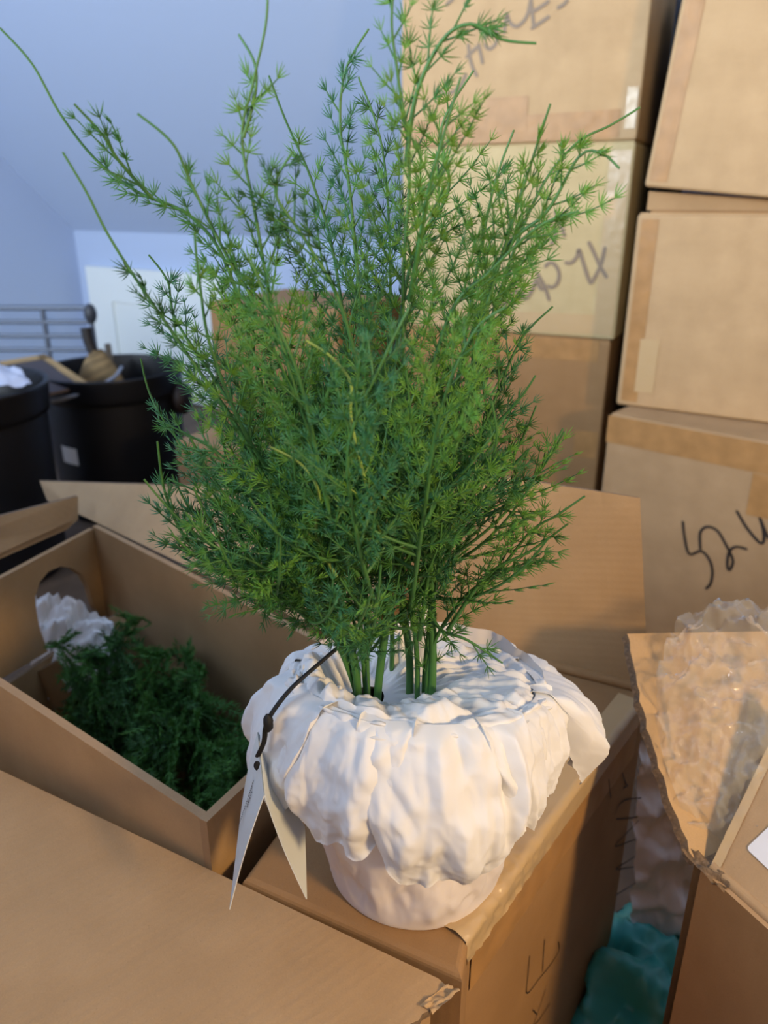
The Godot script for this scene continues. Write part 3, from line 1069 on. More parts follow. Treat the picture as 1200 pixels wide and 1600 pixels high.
func front_boxes() -> void:
	# the carton the pot stands on
	var NL: Vector3 = Vector3(-0.0996, 0.4500, -0.4062)
	var NR: Vector3 = Vector3(0.0479, 0.4500, -0.3330)
	var NQ: Vector3 = Vector3(0.0566, 0.4500, -0.3681)
	var RR: Vector3 = Vector3(0.2551, 0.4500, -0.6280)
	var RL: Vector3 = Vector3(0.0393, 0.4500, -0.7352)
	var o := thing("carton", "tape-edged tan carton carrying the paper-wrapped pot", "carton", Vector3.ZERO)
	prism("body", PackedVector3Array([NL, NR, NQ, RR, RL]), 0.0, mats.tan_deep, o, 0.005)
	# raised rear flap with a folded edge strip
	var T1: Vector3 = Vector3(0.2358, 0.6373, -0.6650)
	var T0: Vector3 = T1 + (RL - RR) * 1.22
	var dep := Vector3(-0.003, 0.0, -0.005)
	var up := Vector3(0, 0.004, 0)
	var s1 := RR.lerp(RL, 0.135)
	var s2 := T1.lerp(T0, 0.12)
	var rl2 := RR + (RL - RR) * 1.2
	sheet("flap", PackedVector3Array([s1 + up, s2, T0, rl2 + up]), dep, mats.tan, o)
	sheet("flap_edge", PackedVector3Array([RR + up, T1, s2, s1 + up]), dep * 0.6, mats.tan, o)
	var hg := MB.new()
	hg.tube(PackedVector3Array([RR + Vector3(0, 0.003, 0), RR.lerp(RL, 0.5) + Vector3(0, 0.003, 0), rl2 + Vector3(0, 0.003, 0)]), 0.0055, 0.0055, 8)
	put("flap_hinge", hg, mats.tan_deep, o)
	# tape along the right edge: over the top and down the side
	var sd := Node3D.new()
	sd.name = "taped_side"
	var t := (RR - NQ).normalized()
	var nn := Vector3(-t.z, 0, t.x)
	o.add_child(sd)
	sd.transform = Transform3D(Basis(t, Vector3.UP, nn), NQ * Vector3(1, 0, 1))
	var ln := NQ.distance_to(RR)
	tape(Vector2(0.002, 0.418), Vector2(ln - 0.02, 0.418), 0.06, sd, mats.tape, 0.0008, 0.0006)
	writing([[Vector2(0.1015, 0.3212), Vector2(0.1018, 0.2991), Vector2(0.1040, 0.2745), Vector2(0.1288, 0.2669), Vector2(0.1543, 0.2599), Vector2(0.1666, 0.2619), Vector2(0.1629, 0.2768)],
		[Vector2(0.1298, 0.3122), Vector2(0.1306, 0.2942), Vector2(0.1330, 0.2702)],
		[Vector2(0.1445, 0.2357), Vector2(0.1360, 0.2236), Vector2(0.1264, 0.2127), Vector2(0.1208, 0.2056)],
		[Vector2(0.1200, 0.2361), Vector2(0.1308, 0.2180)],
		[Vector2(0.1591, 0.2006), Vector2(0.1393, 0.2034), Vector2(0.1219, 0.2111)]], 0.0011, sd, mats.ink_dark, 0.0008)
	writing([[Vector2(0.2760, 0.3378), Vector2(0.2851, 0.3427), Vector2(0.3103, 0.3314), Vector2(0.3637, 0.2944)],
		[Vector2(0.2815, 0.3279), Vector2(0.3279, 0.2939), Vector2(0.3798, 0.2570)],
		[Vector2(0.3758, 0.2595), Vector2(0.3313, 0.2738), Vector2(0.2911, 0.2855), Vector2(0.3413, 0.2515), Vector2(0.3899, 0.2184)],
		[Vector2(0.4004, 0.1882), Vector2(0.3489, 0.2181), Vector2(0.3065, 0.2418), Vector2(0.3576, 0.2005), Vector2(0.4106, 0.1584)],
		[Vector2(0.4227, 0.1276), Vector2(0.3660, 0.1638), Vector2(0.3207, 0.1926)],
		[Vector2(0.3597, 0.1372), Vector2(0.3313, 0.1564)],
		[Vector2(0.2760, 0.3908), Vector2(0.2952, 0.3626), Vector2(0.3033, 0.3537), Vector2(0.2891, 0.3612)],
		[Vector2(0.2410, 0.4051), Vector2(0.2475, 0.3886), Vector2(0.2548, 0.3732)]], 0.0016, sd, mats.ink_dark, 0.0008)
	# crumpled clear tape along the top edge
	var ct := MB.new()
	var inn := -nn
	var nu := 90
	var nv := 14
	var pts := PackedVector3Array()
	var f := FastNoiseLite.new()
	f.seed = 12
	f.frequency = 60.0
	f.fractal_type = FastNoiseLite.FRACTAL_RIDGED
	for j in nv:
		var g := j / float(nv - 1)
		for i in nu:
			var s := float(i) / (nu - 1)
			var fade := 1.0 - smoothstep(0.15, 0.55, s)
			# 0..0.5 on the top, 0.5..1 down the side, rounded over the edge
			var p := NQ + t * ((ln - 0.02) * s - 0.012 * (1.0 - s))
			if g < 0.5:
				p += inn * (0.022 * (1.0 - g * 2.0)) + Vector3(0, 0.0012, 0)
			else:
				p += nn * 0.0016 + Vector3(0, -0.024 * (g * 2.0 - 1.0), 0)
			var k := 0.5 + 0.8 * f.get_noise_3dv(p)
			p += (Vector3.UP + nn).normalized() * (0.0004 + (0.0045 * fade + 0.0006) * maxf(k, 0.0))
			pts.append(p)
	ct.grid(pts, nu, nv)
	put("crumpled_tape", ct, mats.clear_tape, o, "", "glossy wrinkled tape along the edge")

	# foreground carton
	var c := thing("carton", "large foreground carton with a torn corner in front of the fern pot", "carton", Vector3.ZERO)
	var K: Vector3 = Vector3(0.0438, 0.4500, -0.3263)
	var du := (K - Vector3(-0.3210, 0.4500, -0.5184)).normalized()
	var dv := (Vector3(0.0140, 0.4500, -0.3021) - K).normalized()
	var low := Vector3(0, -0.006, 0)
	var q := K - du * 0.012 + dv * 0.004 - Vector3(-du.z, 0, du.x) * -0.003
	prism("body", PackedVector3Array([q + low, q - du * 0.6 + low, q - du * 0.6 + dv * 0.3 + low, q + dv * 0.3 + low]), 0.0, mats.tan, c, 0.003)
	# lid flap with a ragged right end
	var r := RandomNumberGenerator.new()
	r.seed = 3
	var fp := PackedVector3Array([K - du * 0.62, K - du * 0.012, K - du * 0.002 + dv * 0.003])
	for k in range(1, 14):
		fp.append(K + dv * 0.0045 * k + du * (r.randf_range(-0.002, 0.0012)))
	fp.append(K + dv * 0.12)
	fp.append(K + dv * 0.3 )
	fp.append(K - du * 0.62 + dv * 0.3)
	sheet("lid_flap", fp, Vector3(0, -0.0055, 0), mats.fluted, c, dv.cross(Vector3.UP))
	# peeled paper at the torn corner
	var tp := MB.new()
	var tg := PackedVector3Array()
	for j in 10:
		for i in 10:
			tg.append(K + du * (0.004 - 0.009 * i / 9.0) + dv * (0.002 + 0.022 * j / 9.0) + Vector3(0, 0.001, 0))
	tp.grid(crumple(tg, 10, 10, 0.006, 90.0, 6, Vector3(0.2, 0.9, 0.1)), 10, 10)
	put("torn_paper", tp, mats.tan_light, c)

func right_box() -> void:
	var K1: Vector3 = Vector3(0.2232, 0.4500, -0.4209)
	var kd: Vector3 = Vector3(0.4512, 0.0000, 0.8924)
	var kb: Vector3 = Vector3(0.8924, 0.0000, -0.4512)
	var o := thing("open_carton", "open tan carton at the lower right with clear plastic inside", "carton", Vector3.ZERO)
	var th := 0.006
	var dn := Vector3(0, -K1.y, 0)
	var a := K1
	var b := K1 + kd * 0.42
	var c := b + kb * 0.34
	var d := K1 + kb * 0.34
	sheet("wall", PackedVector3Array([a, b, b + dn, a + dn]), kb * th, mats.tan_deep, o, Vector3.ZERO, mats.fold)
	sheet("wall", PackedVector3Array([b, c, c + dn, b + dn]), -kd * th, mats.tan_deep, o, Vector3.ZERO, mats.fold)
	sheet("wall", PackedVector3Array([c, d, d + dn, c + dn]), -kb * th, mats.tan_deep, o, Vector3.ZERO, mats.fold)
	sheet("wall", PackedVector3Array([d, a, a + dn, d + dn]), kd * th, mats.tan_deep, o)
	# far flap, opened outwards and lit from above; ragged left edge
	var P2: Vector3 = Vector3(0.2097, 0.5450, -0.5789)
	var P3: Vector3 = Vector3(0.4065, 0.5450, -0.5853)
	var r := RandomNumberGenerator.new()
	r.seed = 21
	var fp := PackedVector3Array()
	fp.append(P3)
	fp.append(P2)
	for k in range(1, 24):
		fp.append(P2.lerp(K1, k / 24.0) + (P3 - P2).normalized() * r.randf_range(-0.0012, 0.0012) - (P3 - P2).normalized() * 0.006 * sin(PI * k / 24.0))
	fp.append(K1 + kb * 0.002)
	fp.append(K1 + kb * 0.34)
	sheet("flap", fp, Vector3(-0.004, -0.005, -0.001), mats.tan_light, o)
	# near flap folded up, with a label
	var F1: Vector3 = Vector3(0.2345, 0.4520, -0.4167)
	var F2: Vector3 = Vector3(0.3695, 0.4520, -0.1497)
	var F3: Vector3 = Vector3(0.3171, 0.5350, -0.5013)
	var F4: Vector3 = Vector3(0.4521, 0.5350, -0.2343)
	var fn := (F2 - F1).cross(F3 - F1).normalized()
	if fn.dot(Vector3(0, 0.892, 0) - F1) < 0:
		fn = -fn
	sheet("flap", PackedVector3Array([F1, F2, F4, F3]), -fn * 0.005, mats.tan_grey, o)
	var cr := MB.new()
	cr.tube(PackedVector3Array([F1 + Vector3(0, -0.002, 0), F1.lerp(F2, 0.5) + Vector3(0, -0.002, 0), F2 + Vector3(0, -0.002, 0)]), 0.0045, 0.0045, 8)
	put("flap_crease", cr, mats.tan_grey, o)
	var et := MB.new()
	var ed := (F3 - F1).normalized()
	var ex := (F2 - F1).normalized()
	et.grid(crumple(quad_grid(F3 - ex * 0.001 + fn * 0.001, F3 + ex * 0.006 + fn * 0.001, F1 - ex * 0.001 + fn * 0.001, F1 + ex * 0.006 + fn * 0.001, 5, 30), 5, 30, 0.0008, 60.0, 4, fn), 5, 30)
	put("edge_tape", et, mats.clear_tape, o)
	# torn corner
	var tp := MB.new()
	var tg := PackedVector3Array()
	for j in 12:
		for i in 12:
			tg.append(K1 + kd * (-0.008 + 0.035 * j / 11.0) + kb * (-0.003 + 0.012 * i / 11.0) + Vector3(0, 0.0015, 0))
	tp.grid(crumple(tg, 12, 12, 0.008, 80.0, 16, Vector3(-0.3, 0.9, 0.1)), 12, 12)
	put("torn_paper", tp, mats.edge, o)
	# sticker: rounded rectangle on the near flap
	var S: Vector3 = Vector3(0.2561, 0.4666, -0.4176)
	var U: Vector3 = Vector3(0.2720, 0.4792, -0.4239)
	var W: Vector3 = Vector3(0.2633, 0.4652, -0.3993)
	var eu := (U - S).normalized()
	var ew := (fn.cross(eu)).normalized()
	if ew.dot(W - S) < 0:
		ew = -ew
	var sp := PackedVector3Array()
	for q in [[0.003, 0.003, PI], [0.057, 0.003, PI * 1.5], [0.057, 0.037, 0.0], [0.003, 0.037, PI * 0.5]]:
		for k in 5:
			var an: float = q[2] + PI * 0.5 * k / 4.0
			sp.append(S + eu * (q[0] + 0.003 * cos(an)) + ew * (q[1] + 0.003 * sin(an)) + fn * 0.0008)
	var sk := MB.new()
	sk.poly(sp, fn, eu)
	put("sticker", sk, flat(Color(0.88, 0.88, 0.88), 0.35), o, "", "white sticker with rounded corners")
	var mk := Node3D.new()
	mk.name = "sticker_print"
	o.add_child(mk)
	mk.transform = Transform3D(Basis(eu, fn.cross(eu), fn), S + fn * 0.0008)
	var sg := 1.0 if fn.cross(eu).dot(ew) > 0 else -1.0
	writing([[Vector2(0.012, 0.013 * sg), Vector2(0.020, 0.017 * sg), Vector2(0.028, 0.020 * sg)], [Vector2(0.013, 0.022 * sg), Vector2(0.019, 0.020 * sg), Vector2(0.027, 0.013 * sg)], [Vector2(0.016, 0.024 * sg), Vector2(0.024, 0.025 * sg)]], 0.0014, mk, mats.ink_dark, 0.0003)

	# clear plastic bag stuffed in the box, hanging over the far flap
	var pb := MB.new()
	var TL: Vector3 = Vector3(0.2540, 0.5592, -0.5850)
	var TR: Vector3 = Vector3(0.4007, 0.5698, -0.5850)
	var BL: Vector3 = Vector3(0.2298, 0.4350, -0.4328)
	var BR: Vector3 = Vector3(0.3459, 0.4350, -0.4328)
	var n1 := 130
	var n2 := 130
	var ga := PackedVector3Array()
	var up := Vector3(-0.35, 0.85, 0.4).normalized()
	for j in n2:
		for i in n1:
			var s := float(i) / (n1 - 1)
			var g := float(j) / (n2 - 1)
			var left := BL.lerp(TL, g) + Vector3(-0.022 * sin(PI * clampf(g * 1.1 - 0.1, 0, 1)), 0, 0)
			var p := left.lerp(BR.lerp(TR, g), s)
			p += up * (0.004 + 0.028 * sqrt(maxf(sin(PI * g) , 0.0)) * pow(maxf(sin(PI * clampf(s * 0.75 + 0.02, 0, 1)), 0.0), 0.5))
			ga.append(p)
	var w1 := crumple(ga, n1, n2, 0.020, 11.0, 31, up)
	w1 = crumple(w1, n1, n2, 0.015, 26.0, 32, up)
	pb.grid(w1, n1, n2)
	var po := put("plastic_bag", pb, flat(Color(0.95, 0.97, 0.95, 0.14), 0.07, {"transparency": BaseMaterial3D.TRANSPARENCY_ALPHA, "metallic_specular": 0.7}))
	po.set_meta("label", "crumpled clear plastic bag bulging out of the lower right carton")
	po.set_meta("category", "plastic bag")

	# white sheet and teal bag in the gap
	var ws := MB.new()
	ws.grid(crumple(quad_grid(Vector3(0.2669, 0.4200, -0.6785), Vector3(0.3402, 0.4200, -0.6785), Vector3(0.2787, 0.1200, -0.6314), Vector3(0.3595, 0.1200, -0.6248), 40, 60, Vector3(0, 0, 0.01)), 40, 60, 0.018, 12.0, 41, Vector3(0, 0.3, 1)), 40, 60)
	var wo := put("white_sheet", ws, flat(Color(0.93, 0.92, 0.91), 0.6))
	wo.set_meta("label", "white plastic sheet hanging in the gap between two cartons")
	wo.set_meta("category", "sheet")
	var tb := lump(Vector3(0.2877, 0.0600, -0.5895), Vector3(0.10, 0.085, 0.085), 51, 0.010, 9.0, 90, 50)
	var tf := MB.new()
	tf.grid(crumple_out(tb.v, Vector3(0.2877, 0.0600, -0.5895)  , 0.030, 9.0), 90, 50, true, true)
	tb = tf
	var tbo := put("teal_bag", tb, flat(Color(0.24, 0.60, 0.57), 0.35))
	tbo.set_meta("label", "crumpled teal plastic bag on the floor of the gap")
	tbo.set_meta("category", "bag")

func plant() -> void:
	var o := thing("potted_fern", "green feathery fern in a pot wrapped with white tissue paper", "plant", Vector3(0.0220, 0.4500, -0.4250))
	var base := o.position
	# ---- wrapped pot: pleated paper cone
	var f := FastNoiseLite.new()
	f.seed = 14
	f.frequency = 16.0
	f.fractal_type = FastNoiseLite.FRACTAL_RIDGED
	f.fractal_octaves = 3
	var g := FastNoiseLite.new()
	g.seed = 15
	g.frequency = 40.0
	g.noise_type = FastNoiseLite.TYPE_CELLULAR
	g.cellular_return_type = FastNoiseLite.RETURN_DISTANCE
	var nu := 241
	var nv := 70
	var pts := PackedVector3Array()
	for j in nv:
		var s := float(j) / (nv - 1)
		for i in nu:
			var a := TAU * (i % (nu - 1)) / (nu - 1)
			var y := 0.15 * maxf(0.0, (s - 0.12) / 0.88)
			var r := lerpf(0.0605, 0.083, y / 0.15)
			if s < 0.12:
				r = 0.0605 * pow(s / 0.12, 0.5)
			var d := Vector3(sin(a), 0, cos(a))
			var p := d * r + Vector3(0, y, 0)
			var k := f.get_noise_3d(p.x * 1.6, p.y * 0.45, p.z * 1.6)
			var c := g.get_noise_3d(p.x, p.y * 0.6, p.z)
			var m := smoothstep(0.10, 0.3, s)
			var fo := fold(Vector3(p.x, p.y * 0.35, p.z), 26.0, 1.0) * 0.0042 + fold(Vector3(p.x, p.y * 0.6, p.z), 75.0, 4.0) * 0.0012
			p += d * ((fo + 0.0010 * k) * m)
			pts.append(p)
	var mb := MB.new()
	mb.grid(pts, nu, nv, false, true)
	put("paper_wrap", mb, mats.paper_low, o, "", "white paper round the pot body")
	# ---- collar: gathered paper from the stems over the rim, then overlapping flaps hanging from the rim
	var crest := func(a: float) -> float: return 0.154 + 0.020 * cos(a + 0.2)
	nu = 361
	nv = 110
	pts = PackedVector3Array()
	var hole := Vector3(-0.034, 0, -0.012)
	for j in nv:
		var s := float(j) / (nv - 1)
		for i in nu:
			var a := TAU * (i % (nu - 1)) / (nu - 1) - PI
			var d := Vector3(sin(a), 0, cos(a))
			var cy: float = crest.call(a)
			var p := Vector3.ZERO
			if s < 0.55:
				var q := s / 0.55
				p = (hole + d * 0.012).lerp(d * 0.079, q)
				p.y = lerpf(0.130, cy, smoothstep(0.0, 0.8, q)) + 0.003 * sin(PI * q)
			else:
				var q := (s - 0.55) / 0.45
				var r := 0.079 + 0.010 * sin(minf(q * 1.4, 1.0) * PI * 0.5) - 0.008 * q * q
				p = d * r
				p.y = lerpf(cy, 0.098, q) + 0.004 * sin(PI * minf(q * 2.5, 1.0))
			var out := smoothstep(0.45, 0.65, s)
			var nd := (Vector3.UP * (1.0 - out) + d * out).normalized()
			var pc := Vector3(p.x, p.y * lerpf(1.0, 0.3, out), p.z)
			var fo := fold(pc, 15.0, 2.0) * 0.0075 + fold(pc, 40.0, 5.0) * 0.0024 + fold(p, 110.0, 9.0) * 0.0004
			var pl := fold(Vector3(sin(a), cos(a), s * 0.2), 4.0, 6.0) * 0.0035
			p += nd * (fo + pl) * smoothstep(0.02, 0.15, s)
			if s < 0.6:
				p.y += 0.016 * exp(-Vector2(p.x - 0.004, p.z + 0.036).length_squared() / 0.0005)
			pts.append(p)
	mb = MB.new()
	mb.grid(pts, nu, nv, true, true)
	put("paper_collar", mb, mats.paper, o, "", "gathered paper over the rim")
	# flap: centre angle, half width, hem height, how far it stands off, shift of its folds
	for l in [[-84.0, 42.0, 0.074, 0.020, 1.0], [-36.0, 33.0, 0.093, 0.013, 2.0], [9.0, 36.0, 0.080, 0.015, 3.0], [52.0, 30.0, 0.092, 0.007, 4.0], [102.0, 30.0, 0.066, 0.040, 5.0], [150.0, 34.0, 0.100, 0.016, 6.0], [-135.0, 34.0, 0.095, 0.016, 7.0]]:
		nu = 90
		nv = 60
		pts = PackedVector3Array()
		for j in nv:
			var s := float(j) / (nv - 1)
			for i in nu:
				var t := 2.0 * i / (nu - 1) - 1.0
				var a := deg_to_rad(l[0] + l[1] * t * (1.0 - 0.10 * s))
				var d := Vector3(sin(a), 0, cos(a))
				var w := pow(maxf(1.0 - pow(absf(t), 2.6), 0.0), 0.5)
				var cy: float = crest.call(a)
				var hem := lerpf(cy - 0.006, l[2] + 0.004 * sin(t * 9.0 + l[4] * 3.0), w)
				var r: float = 0.076 + (0.014 + l[3] * w) * sin(minf(s * 1.5, 1.0) * PI * 0.5) - (0.004 + l[3] * 0.35) * w * smoothstep(0.55, 1.0, s)
				var p := d * r
				p.y = lerpf(cy + 0.002, hem, 0.5 * s + 0.5 * smoothstep(0.0, 1.0, s)) + 0.004 * sin(PI * minf(s * 2.4, 1.0))
				var m := smoothstep(0.0, 0.15, s)
				var fo := fold(Vector3(t * 1.3, s * 0.55, l[4]), 1.5, l[4] * 3.0) * 0.0065 + fold(Vector3(p.x, p.y * 0.75, p.z), 36.0, l[4] * 5.0) * 0.0026 + fold(p, 110.0, l[4]) * 0.0006
				p += d * (fo + 0.003) * m
				# the edges tuck in under the neighbour
				p -= d * 0.006 * pow(absf(t), 6.0)
				pts.append(p)
		mb = MB.new()
		mb.grid(pts, nu, nv, true)
		put("paper_flap", mb, mats.paper, o)
	# soil plug below the gather
	var so := lathe([Vector2(0.001, 0.118), Vector2(0.03, 0.118), Vector2(0.055, 0.114), Vector2(0.06, 0.10)], 30)
	put("soil", so, flat(Color(0.06, 0.05, 0.04), 0.95), o)
	# paper peaks between the stems
	for q in [[Vector3(0.0255, 0.5814, -0.4580), Vector3(0.0250, 0.6590, -0.4580), 0.009], [Vector3(0.0144, 0.5829, -0.4620), Vector3(0.0114, 0.6176, -0.4620), 0.010]]:
		var pk := PackedVector3Array()
		for j in 16:
			var s := j / 15.0
			for i in 25:
				var a := TAU * (i % 24) / 24.0
				var r: float = q[2] * pow(1.0 - s, 0.7) * (1.0 + 0.35 * sin(a * 3.0 + s * 2.0))
				pk.append(q[0].lerp(q[1], s) - base + Vector3(sin(a) * r, 0, cos(a) * r * 0.5))
		var pm := MB.new()
		pm.grid(pk, 25, 16, false, true)
		put("paper_peak", pm, mats.paper, o)
	# ---- stems traced one by one: [bare below, bare above, twig length, radius, leaf tone, points]
	var plants := [
		[0.22, 0.98, 0.052, 0.0021, 1, [Vector3(0.0214, 0.6154, -0.4250), Vector3(0.0155, 0.6805, -0.4200), Vector3(0.0113, 0.7646, -0.4100), Vector3(0.0096, 0.8511, -0.4000), Vector3(0.0119, 0.9064, -0.3950), Vector3(0.0062, 0.9425, -0.3900), Vector3(0.0033, 0.9635, -0.3850), Vector3(0.0058, 0.9851, -0.3800)]],
		[0.24, 0.90, 0.048, 0.0021, 1, [Vector3(-0.0116, 0.5899, -0.4200), Vector3(-0.0182, 0.6855, -0.4100), Vector3(-0.0380, 0.7677, -0.4000), Vector3(-0.0545, 0.8361, -0.3950), Vector3(-0.0608, 0.8870, -0.3900), Vector3(-0.0647, 0.9182, -0.3900), Vector3(-0.0583, 0.9400, -0.3900), Vector3(-0.0514, 0.9620, -0.3900), Vector3(-0.0497, 0.9761, -0.3900)]],
		[0.10, 0.55, 0.014, 0.0010, 1, [Vector3(-0.0641, 0.9182, -0.3900), Vector3(-0.0581, 0.9352, -0.3920), Vector3(-0.0577, 0.9482, -0.3950), Vector3(-0.0649, 0.9604, -0.4000)]],
		[0.26, 0.86, 0.034, 0.0021, 0, [Vector3(-0.0166, 0.5924, -0.4200), Vector3(-0.0388, 0.6805, -0.4200), Vector3(-0.0627, 0.7764, -0.4200), Vector3(-0.0801, 0.8555, -0.4200), Vector3(-0.0975, 0.8835, -0.4200), Vector3(-0.1237, 0.8956, -0.4200), Vector3(-0.1425, 0.9102, -0.4200), Vector3(-0.1568, 0.9300, -0.4200), Vector3(-0.1671, 0.9517, -0.4200), Vector3(-0.1796, 0.9664, -0.4200)]],
		[0.26, 0.86, 0.034, 0.0021, 3, [Vector3(-0.0182, 0.5949, -0.4200), Vector3(-0.0443, 0.6905, -0.4000), Vector3(-0.0708, 0.7708, -0.3900), Vector3(-0.0983, 0.8220, -0.3850), Vector3(-0.1166, 0.8560, -0.3800), Vector3(-0.1280, 0.8774, -0.3800), Vector3(-0.1352, 0.8952, -0.3800), Vector3(-0.1434, 0.9116, -0.3800)]],
		[0.22, 0.90, 0.030, 0.0018, 2, [Vector3(-0.0210, 0.6310, -0.4200), Vector3(-0.0613, 0.6705, -0.4100), Vector3(-0.0921, 0.6946, -0.4000), Vector3(-0.1108, 0.7170, -0.3950), Vector3(-0.1179, 0.7456, -0.3900), Vector3(-0.1174, 0.7758, -0.3850)]],
		[0.20, 0.90, 0.036, 0.0020, 2, [Vector3(-0.0202, 0.6286, -0.4200), Vector3(-0.0719, 0.6927, -0.4400), Vector3(-0.1103, 0.7357, -0.4500), Vector3(-0.1327, 0.7668, -0.4550), Vector3(-0.1421, 0.7853, -0.4600), Vector3(-0.1445, 0.8046, -0.4600)]],
		[0.24, 0.93, 0.040, 0.0021, 1, [Vector3(0.0271, 0.6127, -0.4300), Vector3(0.0351, 0.6972, -0.4300), Vector3(0.0489, 0.7886, -0.4300), Vector3(0.0649, 0.8546, -0.4300), Vector3(0.0805, 0.8972, -0.4300), Vector3(0.0966, 0.9180, -0.4300), Vector3(0.1134, 0.9266, -0.4300), Vector3(0.1268, 0.9343, -0.4300)]],
		[0.10, 0.80, 0.026, 0.0014, 0, [Vector3(0.0102, 0.9064, -0.3950), Vector3(0.0143, 0.9349, -0.3900), Vector3(0.0248, 0.9552, -0.3850), Vector3(0.0365, 0.9607, -0.3800), Vector3(0.0501, 0.9547, -0.3780), Vector3(0.0642, 0.9530, -0.3760)]],
		[0.20, 0.93, 0.032, 0.0020, 0, [Vector3(0.0292, 0.6239, -0.4200), Vector3(0.0461, 0.6684, -0.4100), Vector3(0.0663, 0.6946, -0.4000), Vector3(0.0819, 0.7209, -0.3950), Vector3(0.0942, 0.7325, -0.3900), Vector3(0.1070, 0.7456, -0.3850)]],
		[0.20, 0.88, 0.036, 0.0018, 2, [Vector3(0.0241, 0.6620, -0.4300), Vector3(0.0455, 0.7346, -0.4300), Vector3(0.0634, 0.7886, -0.4300), Vector3(0.0757, 0.8208, -0.4300), Vector3(0.0915, 0.8383, -0.4300)]],
		[0.20, 0.80, 0.028, 0.0016, 2, [Vector3(0.0211, 0.6478, -0.4000), Vector3(0.0284, 0.7114, -0.3900), Vector3(0.0476, 0.7475, -0.3850), Vector3(0.0574, 0.7756, -0.3800), Vector3(0.0532, 0.7999, -0.3750)]],
		[0.10, 0.50, 0.024, 0.0013, 1, [Vector3(0.0000, 0.7199, -0.3800), Vector3(-0.0110, 0.7703, -0.3600), Vector3(-0.0155, 0.7987, -0.3500), Vector3(-0.0150, 0.8149, -0.3450), Vector3(-0.0225, 0.8274, -0.3400), Vector3(-0.0335, 0.8360, -0.3350)]],
		[0.10, 0.45, 0.020, 0.0013, 1, [Vector3(-0.0263, 0.7006, -0.3800), Vector3(-0.0352, 0.7281, -0.3700), Vector3(-0.0325, 0.7568, -0.3600), Vector3(-0.0402, 0.7736, -0.3550), Vector3(-0.0538, 0.7838, -0.3500)]],
		[0.25, 0.92, 0.044, 0.0022, 1, [Vector3(-0.0106, 0.5853, -0.4300), Vector3(-0.0156, 0.7521, -0.4500), Vector3(-0.0273, 0.8555, -0.4600), Vector3(-0.0386, 0.8991, -0.4600), Vector3(-0.0528, 0.9321, -0.4600), Vector3(-0.0602, 0.9521, -0.4600)]],
		[0.25, 0.95, 0.042, 0.0022, 2, [Vector3(0.0000, 0.6426, -0.4400), Vector3(-0.0078, 0.7521, -0.4500), Vector3(-0.0174, 0.8862, -0.4500), Vector3(-0.0228, 0.9267, -0.4500), Vector3(-0.0196, 0.9531, -0.4500), Vector3(-0.0077, 0.9714, -0.4500)]],
		[0.18, 0.97, 0.044, 0.0018, 3, [Vector3(0.0000, 0.7456, -0.4000), Vector3(-0.0190, 0.8368, -0.3900), Vector3(-0.0362, 0.8730, -0.3850), Vector3(-0.0494, 0.8952, -0.3800), Vector3(-0.0411, 0.9116, -0.3800)]],
		[0.15, 0.88, 0.038, 0.0020, 0, [Vector3(-0.0153, 0.6975, -0.4200), Vector3(-0.0496, 0.8160, -0.4000), Vector3(-0.0726, 0.8610, -0.3900), Vector3(-0.0881, 0.8980, -0.3850), Vector3(-0.0939, 0.9149, -0.3800), Vector3(-0.1081, 0.9269, -0.3800)]],
		[0.10, 0.70, 0.022, 0.0012, 0, [Vector3(-0.1161, 0.8920, -0.4200), Vector3(-0.1283, 0.9098, -0.4100), Vector3(-0.1329, 0.9205, -0.4050), Vector3(-0.1425, 0.9329, -0.4000)]],
		[0.15, 0.92, 0.042, 0.0020, 1, [Vector3(0.0337, 0.7223, -0.4200), Vector3(0.0502, 0.8274, -0.4100), Vector3(0.0629, 0.8809, -0.4050), Vector3(0.0707, 0.9121, -0.4000), Vector3(0.0756, 0.9324, -0.3950)]],
		[0.15, 0.92, 0.042, 0.0020, 0, [Vector3(0.0316, 0.7057, -0.4400), Vector3(0.0490, 0.8354, -0.4500), Vector3(0.0585, 0.8958, -0.4500), Vector3(0.0680, 0.9258, -0.4500)]],
		[0.20, 0.92, 0.036, 0.0018, 1, [Vector3(0.0356, 0.7837, -0.4200), Vector3(0.0583, 0.8626, -0.4100), Vector3(0.0787, 0.8868, -0.4000), Vector3(0.0907, 0.9105, -0.3950), Vector3(0.0997, 0.9116, -0.3900), Vector3(0.1072, 0.9052, -0.3850)]],
		[0.20, 0.92, 0.028, 0.0016, 2, [Vector3(0.0303, 0.6855, -0.4100), Vector3(0.0548, 0.7418, -0.4000), Vector3(0.0689, 0.7584, -0.3950), Vector3(0.0762, 0.7701, -0.3900)]],
		[0.10, 0.92, 0.028, 0.0016, 0, [Vector3(0.0390, 0.6485, -0.4100), Vector3(0.0591, 0.6905, -0.4000), Vector3(0.0828, 0.7091, -0.3950), Vector3(0.1009, 0.7276, -0.3900)]],
		[0.15, 0.80, 0.022, 0.0014, 0, [Vector3(0.0264, 0.6674, -0.4000), Vector3(0.0330, 0.6633, -0.3850), Vector3(0.0466, 0.6631, -0.3750), Vector3(0.0664, 0.6512, -0.3700)]],
		[0.20, 0.92, 0.038, 0.0018, 0, [Vector3(0.0139, 0.7604, -0.4000), Vector3(0.0316, 0.8368, -0.3900), Vector3(0.0504, 0.8600, -0.3850), Vector3(0.0709, 0.8802, -0.3800), Vector3(0.0882, 0.8872, -0.3750)]],
		[0.15, 0.90, 0.034, 0.0018, 1, [Vector3(-0.0151, 0.6855, -0.4100), Vector3(-0.0628, 0.7670, -0.3800), Vector3(-0.0810, 0.8217, -0.3700), Vector3(-0.0838, 0.8575, -0.3650), Vector3(-0.0830, 0.8790, -0.3600)]],
